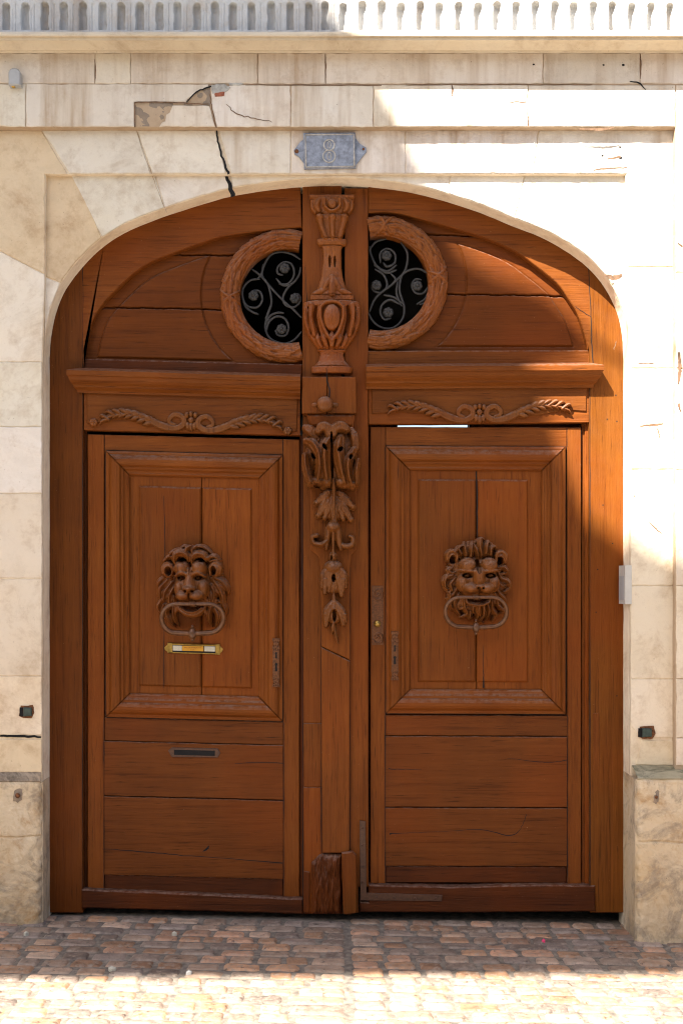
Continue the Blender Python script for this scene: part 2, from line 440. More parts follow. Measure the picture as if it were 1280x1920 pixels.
# ------------------------------------------------------------------ outline of the arch (photo pixels, on the door plane)
ARCH = [(93, 672), (96, 632), (105, 587), (124, 542), (157, 498), (197, 460), (245, 431), (319, 402), (399, 377), (437, 367), (500, 357),
        (565, 350), (640, 348), (690, 350), (760, 359), (830, 376), (900, 399), (958, 423), (1010, 443), (1058, 469), (1101, 501), (1134, 541), (1156, 586), (1166, 632), (1168, 675)]
ARCHS = [tuple(p) for p in cat(ARCH, 4)]
def opening(side=None): return [(X(p[0]), Z(p[1])) for p in ARCHS]
def arch_between(xa, xb):
    """world points of the arch from photo x = xa to xb"""
    pts = sorted(ARCHS, key=lambda p: p[0]); xs = [p[0] for p in pts]; ys = [p[1] for p in pts]
    q = [xa] + [x for x in xs if xa < x < xb] + [xb]
    return [(X(x), Z(float(np.interp(x, xs, ys)))) for x in q]

# ================================================================== THE HOUSE FRONT
YA, YB, YC = -0.205, -0.155, -0.125
YBK = 0.10
house = thing("stone_house", "pale limestone house front with arched carriage entrance, fluted cornice and cracked blocks", "house", (0, 0, 0))
def wp(px, py, y): return (X(px, y), Z(py, y))

zg = -0.35
op = opening()
JL, JR = X(93), X(1168)
# solid cores, one behind the other
core = MB()
outer = [wp(-60, 90, YC), wp(1330, 90, YC)]
U = [(outer[0][0], zg), outer[0], outer[1], (outer[1][0], zg), (JR, zg)] + [p for p in op[::-1]] + [(JL, zg)]
slab(core, U, YC + 0.005, YBK, ch=0.006, seg=0.09, jit=0.0006, world=True, tint=(1.2, 1.12, 0.97))  # bright warm tint paints bounced ground light onto soffit and jambs
wall = MB()
def block(pts, y, tint=None, ch=0.003, world=True, jit=0.0012, g=0.0017, dep=0.0075, mat=0):
    t = tint or (1, 1, 1); k = random.uniform(0.93, 1.05); t = (t[0] * k, t[1] * k * random.uniform(0.985, 1.01), t[2] * k * random.uniform(0.96, 1.02))
    slab(wall, inset(pts, g) if g else pts, y + random.uniform(-0.0012, 0.0012), y + dep, ch=ch, jit=jit, seg=0.028, world=True, tint=t, mat=mat)

TAN = (0.90, 0.77, 0.60); PALE = (1.0, 0.985, 0.97); CRM = (1.02, 0.95, 0.86)
# ---- recessed surround: voussoirs
def vous(xa, xb, top, tint):
    block(arch_between(xa, xb) + top[::-1], YC, tint)
c_ = lambda px, py: wp(px, py, YC)
vous(124, 200, [c_(80, 515), c_(80, 300), c_(130, 300)], TAN)
vous(200, 315, [c_(118, 300), c_(283, 300)], PALE)
vous(315, 435, [c_(283, 300), c_(422, 300)], PALE)
vous(439, 835, [c_(426, 300), c_(850, 300)], PALE)
vous(835, 958, [c_(850, 300), c_(990, 300)], PALE)
vous(958, 1136, [c_(990, 300), c_(1178, 300), c_(1180, 525)], PALE)
block([wp(80, 517, YC), (X(124), Z(542)), (X(105), Z(587)), (X(96), Z(632)), (X(93), Z(672)), (X(93), Z(690)), wp(60, 690, YC)], YC, PALE)
block([(X(1136), Z(537)), wp(1180, 525, YC), wp(1200, 690, YC), (X(1168), Z(690)), (X(1168), Z(636)), (X(1159), Z(583))], YC, PALE)
# ---- middle plane core
b_ = lambda px, py: wp(px, py, YB)
Bcore = [(X(-1500), zg), b_(-900, 236), b_(1265, 236), (b_(1265, 0)[0], zg), (JR, zg), (JR, Z(700)), b_(1176, 600), b_(1173, 326), b_(85, 326), b_(82, 600), (JL, Z(700)), (JL, zg)]
Bcore[0] = (b_(-900, 0)[0], zg)
slab(core, Bcore, YB + 0.005, YC + 0.0045, ch=0.003, seg=0.1, jit=0.0005, world=True, tint=(1.0, 0.92, 0.78))
def bb(pts, tint): block([b_(*p) for p in pts], YB, tint, mat=1 if pts[0][1] < 250 and pts[0][0] > 300 else 0)
T1, T2 = 243, 325
bb([(-400, T1), (78, T1), (128, T2 + 2), (85, T2 + 2), (84, 514), (0, 470), (-400, 470)], TAN)
bb([(78, T1), (256, T1), (283, T2), (130, T2)], PALE)
bb([(256, T1), (404, T1), (424, T2), (285, T2)], PALE)
bb([(409, T1), (545, T1), (545, T2), (433, T2)], PALE)
bb([(545, T1), (760, T1), (760, T2), (545, T2)], PALE)
bb([(760, T1), (1010, T1), (1000, T2), (760, T2)], PALE)
bb([(1010, T1), (1265, T1), (1265, 500), (1176, 500), (1174, T2), (1000, T2)], PALE)
jl, jr = 632 - (632 - 93) * 6 / (6 + YB), 632 + (1168 - 632) * 6 / (6 + YB)
bb([(-400, 470), (0, 470), (84, 514), (82, 600), (jl, 678), (-400, 678)], PALE)
L = [678, 800, 925, 1085, 1268, 1379]
for a, b in zip(L[:-1], L[1:]):
    bb([(-400, a), (jl, a), (jl, b), (-400, b)], CRM if a > 900 else PALE)
bb([(-400, 1386), (jl, 1386), (jl, 1449), (-400, 1449)], (0.98, 0.87, 0.70))
R = [500, 690, 880, 1098, 1273, 1384]
for a, b in zip(R[:-1], R[1:]):
    x0 = 1176 if a < 600 else jr
    bb([(x0, a), (1265, a), (1265, b), (jr, b)] if a < 600 else [(jr, a), (1265, a), (1265, b), (jr, b)] if b < 1384 else
       [(jr, a), (1265, a), (1265, b), (1200, b), (jr, 1362)], CRM)
bb([(1202, 1388), (1265, 1388), (1265, 1436), (1190, 1436)], (0.98, 0.89, 0.74))
# ---- outer plane core and blocks
a_ = lambda px, py: wp(px, py, YA)
Ac = [a_(-1000, 237), a_(-1000, 60), a_(2400, 60), (a_(2400, 0)[0], zg), (a_(1266, 0)[0], zg), a_(1266, 237)]
slab(core, Ac, YA + 0.005, YB + 0.0045, ch=0.003, seg=0.1, jit=0.0005, world=True, tint=(0.62, 0.50, 0.38))
def ab(pts, tint=PALE): block([a_(*p) for p in pts], YA, tint, mat=1 if pts[0][1] < 240 else 0)
rx = [-400, 178, 245, 483, 610, 1018, 1200, 1500, 2300]
for a, b in zip(rx[:-1], rx[1:]): ab([(a, 98), (b, 98), (b, 156), (a, 156)], (0.96, 0.93, 0.9))
ab([(-400, 156), (48, 156), (48, 237), (-400, 237)])
ab([(48, 156), (391, 156), (391, 163), (372, 170), (352, 185), (349, 191), (252, 191), (252, 237), (48, 237)])
ab([(394, 162), (425, 160), (436, 157), (545, 158), (545, 237), (406, 237), (398, 205)])
ab([(323, 196), (393, 196), (404, 237), (298, 237), (303, 228), (309, 226), (311, 214), (318, 210)], (0.95, 0.92, 0.88))
for a, b in ((545, 700), (700, 990), (990, 1266)): ab([(a, 158), (b, 158), (b, 237), (a, 237)])
RR = [158, 330, 510, 690, 880, 1098, 1273, 1384, 1436]
for a, b in zip(RR[:-1], RR[1:]): ab([(1267, a), (1560, a), (1560, b), (1267, b)], CRM); ab([(1560, a), (2300, a), (2300, b), (1560, b)], CRM)
core.build("wall_core", STONE, house)
wall.build("wall_blocks", [STONE, STREAK], house)
# broken hollows
brk = MB()
def rough_patch(pts, y, amp, mat=0):
    xs = [p[0] for p in pts]; ys = [p[1] for p in pts]
    nx, ny = 26, 16; v = []; f = []
    for j in range(ny + 1):
        for i in range(nx + 1):
            px = min(xs) + (max(xs) - min(xs)) * i / nx; py = min(ys) + (max(ys) - min(ys)) * j / ny
            h = mnoise.fractal(Vector((px * .05, py * .05, 3)), 1.0, 2.0, 5) * amp
            v.append((X(px, y), y + h, Z(py, y)))
    for j in range(ny):
        for i in range(nx): f.append([j * (nx + 1) + i, j * (nx + 1) + i + 1, (j + 1) * (nx + 1) + i + 1, (j + 1) * (nx + 1) + i])
    brk.add(v, f, mat, (1, 1, 1), False)
rough_patch([(248, 188), (326, 236)], YA + 0.0055, 0.005)
rough_patch([(345, 158), (394, 197)], YA + 0.005, 0.004)
brk.build("broken_hollow", BROKEN, house, recalc=False)
pt = MB()
slab(pt, [(396, 158), (421, 156), (432, 163), (422, 172), (410, 178), (398, 174)], YA - 0.004, YA + 0.01, seg=0.012, jit=0.001, ch=0.003)
slab(pt, [(428, 154), (456, 154), (452, 159), (430, 160)], YA - 0.003, YA + 0.01, seg=0.012, jit=0.001)
pt.build("mortar_patch", PATCH, house)
tl = MB(); slab(tl, [(402, 173), (421, 170), (420, 178), (403, 180)], YA - 0.005, YA + 0.01, seg=0.01, jit=0.0008); tl.build("tile_fragment", TILE, house)
# cracks: narrow dark wedges let into the stone
def crack(pts, y, jit=0.8, mat=None, parent=None, name="crack"):
    ck = MB(); mat = mat or (BLACK if max(p[2] for p in pts) > 1.25 else SOIL); parent = parent or house
    """pts (px, py, half width px): a ragged sliver standing 0.4 mm proud of the joint it blackens"""
    q = cat(pts, 6); Lp = []; Rp = []
    for i, a in enumerate(q):
        b = q[min(i + 1, len(q) - 1)]; c = q[max(i - 1, 0)]; t = b[:2] - c[:2]; t = t / (np.hypot(*t) + 1e-9); nn = np.array([-t[1], t[0]])
        o = random.gauss(0, jit)
        Lp.append(a[:2] + nn * (a[2] + o)); Rp.append(a[:2] + nn * (-a[2] + o))
    poly = [P(p[0], p[1], y) for p in Lp] + [P(p[0], p[1], y) for p in Rp[::-1]]
    n = len(Lp); f = [[i, i + 1, 2 * n - 2 - i, 2 * n - 1 - i] for i in range(n - 1)]
    ck.add(poly, f, 0); return ck.build(name, mat, parent, recalc=False)
crack([(405, 238, 1.2), (410, 270, 1.6), (422, 310, 2.0), (428, 326, 2.4)], YB - 0.0016)
crack([(420, 318, 2.2), (430, 345, 3.4), (437, 368, 4.6)], YC - 0.0016)
crack([(393, 175, .5), (400, 215, .8), (405, 239, 1.2)], YA - 0.0016)
crack([(425, 193, .4), (440, 210, .9), (470, 220, .8), (510, 228, .4)], YA - 0.0016)
crack([(252, 191, 1.2), (300, 190.5, 1.2), (352, 193, 1.0), (391, 194, .8)], YA - 0.0016, jit=.3)
crack([(253, 191, 1.0), (253, 238, 1.2)], YA - 0.0016, jit=.3)
crack([(350, 191, 1.0), (368, 172, 1.3), (391, 163, 1.4), (410, 157, .6)], YA - 0.0016, jit=.4)
crack([(460, 158.5, .5), (545, 159, .8), (640, 159, .9), (715, 160, .6)], YA - 0.0016, jit=.3)
crack([(610, 102, .6), (610.5, 130, .9), (610, 156, .5)], YA - 0.0016, jit=.3)
crack([(178, 110, .4), (179, 135, .9), (178, 150, .5)], YA - 0.0016, jit=.3)
crack([(1200, 100, .6), (1201, 120, 1.1), (1200, 147, .5)], YA - 0.0016, jit=.3)
crack([(1180, 152, .8), (1198, 155, 1.5), (1210, 168, .6)], YA - 0.0016, jit=.5)
crack([(257, 246, .5), (270, 290, .3), (285, 325, .6)], YB - 0.0016, jit=.4, mat=PALE_SOIL)
crack([(285, 327, .6), (297, 360, .4), (312, 398, .5)], YC - 0.0016, jit=.4, mat=PALE_SOIL)
crack([(0, 345 - 105, .9), (60, 241, 1.0), (250, 243, .6)], YB - 0.0018, jit=.4)
crack([(86, 326, .9), (180, 327, .7), (300, 328, .5), (433, 330, .7)], YC - 0.0018, jit=.3)
crack([(0, 1380, 1.8), (40, 1381, 2.2), (77, 1382, 1.6)], YB - 0.0014, jit=.5)
for (x, y, r) in ((1162, 275, 2), (1163, 295, 3), (1129, 291, 2), (1247, 519, 2.2), (1155, 520, 4), (1000, 120, 2), (1168, 121, 2.5), (1131, 121, 2)):
    crack([(x - r, y, r * .5), (x, y, r * .8), (x + r, y, r * .5)], (YA if y < 240 or x > 1266 else YB if y < 327 else YC) - 0.002, jit=.2)

for pts, y in (([(1134, 514, 1.5), (1148, 520, 4.5), (1166, 516, 3)], YC), ([(1112, 318, .7), (1130, 316, 1.2), (1176, 313, .8)], YB), ([(1198, 799, 1), (1225, 797, 2.2), (1243, 794, 1)], YB),
               ([(1232, 803, 1.2), (1238, 822, .6)], YB), ([(1272, 660, 2), (1274, 690, 3.4), (1271, 720, 1.5)], YA), ([(1272, 756, 2.4), (1275, 772, 1.2)], YA), ([(1196, 680, .7), (1225, 681, 1)], YB), ([(1270, 455, 1), (1279, 462, 2)], YA),
               ([(847, 158, .8), (848, 170, 1.6), (846, 182, .6)], YA), ([(990, 216, .5), (991, 236, .9)], YA), ([(955, 190, .5), (986, 190, 1.0)], YA), ([(760, 157, .6), (860, 158, .8), (960, 158, .7), (1110, 157.5, .7)], YA),
               ([(1085, 240, 1), (1125, 242, 2.4), (1150, 238, 1)], YA), ([(1187, 928, .6), (1190, 931, 1.4)], YB), ([(1216, 978, .5), (1228, 990, 1.2), (1240, 1000, .6)], YB), ([(1138, 297, .8), (1163, 293, 2)], YB), ([(1150, 655, .5), (1155, 640, .8)], YC)):
    crack(pts, y - 0.0022, jit=.5, mat=SOIL)

# ---- cornice: swept profile (photo y, plane)
def sweep_x(name, prof, xa, xb, mat, tintf=None, segs=60, wob=0.0012):
    mb = MB(); v = []; f = []; m = segs + 1
    for (py, y) in prof:
        for k in range(m):
            x = xa + (xb - xa) * k / segs
            w = mnoise.noise(Vector((x * 2.3, py * .1, y * 20))) * wob
            v.append((x, y + w, Z(py, y) + w))
    for i in range(len(prof) - 1):
        for k in range(segs): f.append([i * m + k, i * m + k + 1, (i + 1) * m + k + 1, (i + 1) * m + k])
    mb.add(v, f, 0); return mb.build(name, mat, house, recalc=False)
xa, xb = X(-1000, YA), X(2400, YA)
sweep_x("cornice", [(58, -0.24), (60, -0.345), (62, -0.352), (66, -0.352), (68, -0.347), (68.5, -0.338), (74.5, -0.336), (75.5, -0.326), (80, -0.312), (87, -0.292), (93, -0.275),
                    (94, -0.262), (98.5, -0.258), (99.5, -0.19)][::-1], xa, xb, CORN)
fl = Relief((-60, -60, 1340, 66), 1.3)
fl.H[:] = 0
cx0 = [11, 47, 83.5, 119.5, 155.5, 192.5, 227.5, 262.5, 299, 333.5, 369.5, 403, 437, 471.5, 508, 543.5, 578.5, 610]
cxs = cx0 + [644 + 36.05 * i for i in range(19)]
for c in cxs:
    x = np.abs(fl.X - c); yy = fl.Y
    w = random.uniform(6.4, 7.7); c = c + random.uniform(-.6, .6); yt = random.uniform(8, 12); x = np.abs(fl.X - c + .4 * np.sin(fl.Y * .15 + c))
    body = (yy > 10) & (yy < 55) & (x < w)
    capd = np.hypot(x, np.minimum(yy - yt, 0))
    dd = np.where(yy < yt, capd, x)
    m_ = (dd < w) & (yy < 55)
    fl.H[m_] = -13 * np.maximum(0, 1 - (dd[m_] / w) ** 2) ** 0.3
    # narrow raised fillets between the flutes
    m2 = (np.abs(fl.X - c - 18) < 1.0) & (yy > 6); fl.H[m2] = -1.5
    m3 = (np.abs(fl.X - c - 13) < .7) & (yy > 16); fl.H[m3] = -1.0
fl.H += np.array([[mnoise.fractal(Vector((a * .05, b * .05, 2)), .8, 2, 5) for a in fl.xs] for b in fl.ys]) * .9
mbf = MB(); fl.mesh(mbf, -0.262, keep=np.ones_like(fl.H, bool)); mbf.build("fluted_band", FLUTE, house, recalc=False)
up = MB()
slab(up, [(xa, Z(-58, -.262)), (xb, Z(-58, -.262)), (xb, 7.5), (xa, 7.5)], -0.262, YBK, world=True, seg=0, tint=(1, 1, 1))
for sgn, (u, w_) in enumerate(((xa, X(-62, -.262)), (X(1342, -.262), xb))):
    slab(up, [(u, Z(-58, -.262)), (w_, Z(-58, -.262)), (w_, Z(66, -.262)), (u, Z(66, -.262))], -0.262, YBK, world=True, seg=0)
slab(up, [(xa, Z(-60, -.26)), (xb, Z(-60, -.26)), (xb, Z(95, -.26)), (xa, Z(95, -.26))], -0.195, YBK - 0.002, world=True, seg=0)
up.build("upper_wall", STONE, house)
# ---- plinths
def plinth(name, x0, x1, ytop, yl, rows, yp, jx, side):
    mb = MB()
    xa_, xb_ = (x0, X(jx) + .004) if side == 'l' else (X(jx) - .004, x1)
    slab(mb, [(xa_, Z(rows[0] + 3, yp)), (xb_, Z(rows[0] + 3, yp)), (xb_, Z(rows[-1], yp)), (xa_, Z(rows[-1], yp))], yp + .022, -0.02, ch=.004, seg=0, world=True)
    je = PCX + (xb_ if side == 'l' else xa_) / (S * (D + yp) / D) - CX / (S * (D + yp) / D)
    r = Relief((-200, rows[0], je, rows[-1]), 1.6) if side == 'l' else Relief((je, rows[0], 1480, rows[-1]), 1.6)
    de = (je - r.X) if side == 'l' else (r.X - je)
    de = de + 1.6 * np.sin(r.Y * .09) + 1.1 * np.sin(r.Y * .31 + 1)
    nz = np.array([[mnoise.fractal(Vector((a * .035, b * .035, 7)), 0.8, 2.1, 6) for a in r.xs] for b in r.ys])
    H = 9 + nz * 1.7
    H = H - 8.5 * np.exp(-np.maximum(de, 0) / 3.5) - 6 * np.exp(-(r.Y - rows[0]) / 3.0)
    for q in rows[1:-1]: H = H - 3.5 * np.exp(-((r.Y - q - 1.5 * np.sin(r.X * .06)) / 1.6) ** 2)
    r.H = np.maximum(H, .2); r.mesh(mb, yp + .022, keep=np.ones_like(H, bool))
    o = mb.build(name, PLINTH, house)
    lg = MB()
    xa_, xb_ = (x0, X(jx) - .004) if side == 'l' else (X(jx) + .004, x1)
    n = 40; v = []
    for k in range(n + 1):
        x = xa_ + (xb_ - xa_) * k / n; w = mnoise.noise(Vector((x * 9, 1, 2))) * 0.003
        v += [(x, YB + 0.002, Z(ytop, YB) + 0.004), (x, (YB + yp) / 2 + w, (Z(ytop, YB) + Z(yl, yp)) / 2 + 0.006 + w), (x, yp + .004 + w, Z(yl, yp) + 0.001), (x, yp + .02, Z(yl, yp) - .01)]
    lg.add(v, [[4 * k + q, 4 * k + q + 1, 4 * k + q + 5, 4 * k + q + 4] for k in range(n) for q in range(3)], 0)
    lg.build("plinth_ledge", MOSS if side == 'r' else DIRT, house, recalc=False)
plinth("plinth", X(-900, YB), None, 1450, 1466, [1464, 1568, 1810], -0.175, 93, 'l')
plinth("plinth", None, X(2300, YB), 1437, 1461, [1460, 1578, 1860], -0.285, 1168, 'r')
# ---- dark vaulted passage behind the doors
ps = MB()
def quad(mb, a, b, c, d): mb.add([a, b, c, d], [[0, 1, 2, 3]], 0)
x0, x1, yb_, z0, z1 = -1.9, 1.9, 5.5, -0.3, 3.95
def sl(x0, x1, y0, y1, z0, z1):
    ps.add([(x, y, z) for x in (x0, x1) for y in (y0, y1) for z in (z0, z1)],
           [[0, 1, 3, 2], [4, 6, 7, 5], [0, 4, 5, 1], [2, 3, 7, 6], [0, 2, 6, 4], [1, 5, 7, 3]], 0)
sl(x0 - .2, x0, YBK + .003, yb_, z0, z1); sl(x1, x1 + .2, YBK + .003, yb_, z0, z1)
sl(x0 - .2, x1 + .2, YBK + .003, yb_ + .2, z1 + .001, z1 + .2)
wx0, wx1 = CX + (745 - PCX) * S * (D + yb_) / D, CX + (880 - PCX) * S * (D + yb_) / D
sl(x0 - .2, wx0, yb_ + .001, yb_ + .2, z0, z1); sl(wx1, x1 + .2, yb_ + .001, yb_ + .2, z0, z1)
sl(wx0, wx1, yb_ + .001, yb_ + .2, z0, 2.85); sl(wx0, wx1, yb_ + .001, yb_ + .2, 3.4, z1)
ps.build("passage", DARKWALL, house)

# ================================================================== GROUND
def gz(x, y): return -0.030 - 0.019 * x + (0.006 * y if y < 0 else 0) - 0.0
gm = MB(); n = 40; ext = 90
xs = sorted(set([-ext, -30, -10, -5] + [-4 + .25 * i for i in range(33)] + [5, 10, 30, ext])); ysg = [-ext, -40, -20, -10, -6] + [-4 + .2 * i for i in range(24)] + [2, 6, 20, ext]
def gzf(x, y):
    q = max(-2.2, min(2.2, x)); r = max(-4, min(0, y)); return gz(q, r) - 0.003
v = [(x, y, gzf(x, y)) for y in ysg for x in xs]; m = len(xs)
gm.add(v, [[j * m + i, j * m + i + 1, (j + 1) * m + i + 1, (j + 1) * m + i] for j in range(len(ysg) - 1) for i in range(m - 1)], 0, (1, 1, 1), True)
go = gm.build("ground", MORTAR, None, recalc=False); go['kind'] = 'structure'

cb = MB()
def sett(cx, cy, w, d, tint, ang=0.0):
    nx, ny = 10, 8; hh = random.uniform(0.002, 0.005); tz = random.uniform(-0.002, 0.003); ex = random.uniform(5, 12)
    tx, ty = random.gauss(0, .02), random.gauss(0, .02); sd_ = random.random() * 50
    ca, sa = math.cos(ang), math.sin(ang); v = []
    for j in range(ny + 1):
        for i in range(nx + 1):
            u, q = 2 * i / nx - 1, 2 * j / ny - 1
            # squarish outline with worn corners
            rr = (abs(u) ** ex + abs(q) ** ex) ** (1 / ex); mx = max(abs(u), abs(q), 1e-6); sc_ = mx / max(rr, 1e-6)
            lx, ly = u * sc_ * w / 2, q * sc_ * d / 2
            lx += mnoise.noise(Vector((lx * 18, ly * 18, sd_))) * .006; ly += mnoise.noise(Vector((lx * 18, ly * 18, sd_ + 9))) * .006
            e = max(abs(u), abs(q)); z = hh * (1 - e ** 6) - (0.010 if e > .99 else 0) + mnoise.noise(Vector((lx * 22, ly * 22, sd_ + 4))) * .0035 + tx * lx + ty * ly
            gx, gy = cx + lx * ca - ly * sa, cy + lx * sa + ly * ca
            v.append((gx, gy, gz(max(-2.2, min(2.2, gx)), gy) + z + tz))
    f = [[j * (nx + 1) + i, j * (nx + 1) + i + 1, (j + 1) * (nx + 1) + i + 1, (j + 1) * (nx + 1) + i] for j in range(ny) for i in range(nx)]
    cb.add(v, f, 0, tint, True)
PALT = [(0.30, 0.22, 0.165), (0.36, 0.27, 0.205), (0.27, 0.215, 0.175), (0.32, 0.225, 0.16), (0.24, 0.20, 0.175), (0.36, 0.22, 0.135), (0.30, 0.18, 0.11), (0.34, 0.21, 0.14), (0.22, 0.175, 0.145)]
def rows(xlo, xhi, y0, rowd, ylen, ang, wmin, wmax):
    y = y0
    while y > y0 - ylen:
        d = rowd * random.uniform(.88, 1.14); x = xlo + random.uniform(0, .1) * (1 if xlo < -1 else 0)
        while x < xhi - .03:
            w = random.uniform(wmin, wmax)
            if x + w > xhi - .07: w = xhi - x
            k = random.uniform(.62, 1.28); t = random.choice(PALT)
            sett(x + w / 2, y - d / 2 + ang * (x - xlo) + random.gauss(0, .003), w - random.uniform(.004, .014), d - random.uniform(.003, .013), tuple(c * k for c in t), ang + random.gauss(0, .015))
            x += w
        y -= d
xm = X(651)
rows(-3.4, xm - .006, 0.03, .096, 2.3, -0.014, .10, .19)
rows(xm + .006, 3.4, 0.03, .094, 2.3, 0.004, .11, .175)
co = cb.build("cobbled_street", COBBLE, None, recalc=False); co['kind'] = 'structure'

pv = MB()
pv.add([(x, y, gz(max(-2.2, min(2.2, x)), max(-4, y)) + 0.004) for y in (-14, -9, -5, -3.4, -2.28) for x in (-14, -6, -2.2, -1, 0, 1, 2.2, 6, 14)],
       [[j * 9 + i, j * 9 + i + 1, (j + 1) * 9 + i + 1, (j + 1) * 9 + i] for j in range(4) for i in range(8)], 0)
BOUNCE_PAVE = plain("bounce_paving", (0.40, 0.36, 0.30), 0.9, 0, 0.2, 12, 0.3)
po = pv.build("bounce_pavement", BOUNCE_PAVE, None, recalc=False); po['kind'] = 'structure'  # unseen pale sheet added to bounce sunlight up onto the house front

# ================================================================== DOOR LEAVES
SKL = 0.025                      # the old left leaf sags towards the middle
leafL = thing("carriage_door", "left arched oak leaf with the carved central post, urn and sagging cornice", "carriage door", (X(93), 0, 0))
leafR = thing("carriage_door", "right arched oak leaf with sunlit outer post and higher ring window", "carriage door", (X(1168), 0, 0))
TH = 0.07
def bod(parent, name, mats, fn, label=None):
    mb = MB(); fn(mb); return mb.build(name, mats, parent, label=label)

# --- left leaf frame
inL = [(156, 667), (165, 627), (181, 585), (218, 542), (266, 500), (319, 476), (372, 457), (420, 442), (500, 431), (564, 425)]
inR = [(690, 398), (731, 397), (770, 405), (840, 424), (909, 445), (965, 470), (1008, 501), (1044, 531), (1063, 557), (1083, 590), (1096, 629), (1102, 656)]
def smooth(p, m=4): return [tuple(q) for q in cat(p, m)]
def grow(p, d=14):           # outer edge of the timber runs on behind the stone
    out = []
    for (x, y) in p:
        vx, vy = x - 632, y - 720; L_ = math.hypot(vx, vy); out.append((x + vx / L_ * d, y + vy / L_ * d))
    return out
aL = [p for p in ARCHS if 157 <= p[0] <= 566]; aR = [p for p in ARCHS if 690 <= p[0] <= 1103]
bod(leafL, "stile", DULL_V, lambda m: slab(m, [(155, 1712), (80, 1712), (80, 672)] + grow([p for p in ARCHS if p[0] < 155 and p[1] < 672]) + [(155, 490)], 0, TH, jit=.0005))
bod(leafL, "arched_rail", WH, lambda m: slab(m, grow(aL) + [(566, 426)] + smooth(inL)[::-1] + [(157, 690)], 0.001, TH, jit=.0003, ch=0.004))
bod(leafR, "stile", SUNTINT_V, lambda m: slab(m, [(1106, 1712), (1182, 1712), (1182, 672)] + grow([p for p in ARCHS if p[0] > 1104 and p[1] < 672])[::-1] + [(1104, 492)], 0, TH, jit=.0005))
bod(leafR, "arched_rail", WH, lambda m: slab(m, grow(aR)[::-1] + [(690, 336), (690, 398)] + smooth(inR) + [(1103, 690)], 0.001, TH, jit=.0003, ch=0.004))
def cst(m):
    slab(m, [(567, 336), (640, 336), (640, 780), (567, 780)], 0.0, TH, mat=0)
    slab(m, [(568, 780), (640, 780), (640, 1356), (569, 1356)], 0.001, TH, mat=0)
    slab(m, [(569, 1357), (640, 1357), (640, 1476), (570, 1476)], 0.000, TH, mat=0)
    slab(m, [(569, 1477), (640, 1477), (640, 1714), (570, 1714)], 0.0015, TH, mat=0)
bod(leafL, "meeting_stile", WV, cst)
bod(leafR, "meeting_stile", WV, lambda m: slab(m, [(646, 352), (690, 352), (690, 1664), (672, 1664), (672, 1712), (646, 1712)], 0.0, TH))
bod(leafL, "astragal", WV, lambda m: (
    slab(m, [(582, 836), (668, 836), (668, 1030), (659, 1040), (656, 1060), (656, 1238), (602, 1212), (601, 1062), (597, 1044), (582, 1030)], -0.026, 0.002, ch=.004),
    slab(m, [(602, 1214), (656, 1240), (655, 1600), (604, 1600)], -0.027, 0.002, ch=.004)))
def gnarl(m):
    r = Relief((578, 1594, 646, 1718), .8)
    nz = np.array([[mnoise.fractal(Vector((a * .16, b * .022, 5)), 0.9, 2.2, 5) + .5 * mnoise.noise(Vector((a * .5, b * .06, 1))) for a in r.xs] for b in r.ys])
    top = np.interp(r.X, [578, 590, 598, 606, 640], [1622, 1612, 1603, 1599, 1600]); lft = np.interp(r.Y, [1600, 1620, 1716], [592, 583, 584])
    e = np.minimum.reduce([r.X - lft, 641 - r.X + .2 * np.sin(r.Y * .2), r.Y - top, 1714 - r.Y])
    r.H = np.where(e > 0, np.maximum(2, 18 * (1 - np.exp(-np.maximum(e, 0) / 3.5)) + nz * 5), 0)
    r.mesh(m, 0.002)
bod(leafL, "post_base", OLD_V, gnarl)
bod(leafL, "post_base_block", DULL_V, lambda m: slab(m, [(640, 1600), (660, 1598), (668, 1606), (669, 1713), (648, 1716), (643, 1714)], -0.052, 0.002, ch=.005, seg=.03))
bod(leafL, "shim", OLD_V, lambda m: slab(m, [(569, 1634), (580, 1636), (580, 1712), (569, 1712)], -0.008, 0.002, ch=.002))
bod(leafL, "post_block", WV, lambda m: (
    slab(m, [(566, 706), (613, 706), (612, 775), (566, 775)], -0.055, 0.002, ch=.003),
    slab(m, [(614.5, 706), (667, 706), (668, 775), (613.5, 775)], -0.055, 0.002, ch=.003),
    slab(m, [(574, 776), (665, 776), (662, 800), (582, 800)], -0.044, 0.002, ch=.012, seg=0),
    slab(m, [(580, 799), (662, 799), (662, 838), (580, 838)], -0.03, 0.002, ch=.004)))
def knob(m):
    ellipsoid(m, P(609, 758, -0.075), (.039, .028, .039))
    for sx in (-1, 1):
        ellipsoid(m, P(609 + sx * 19, 759, -0.056), (.016, .008, .011))
bod(leafL, "knob", CARVE, knob)

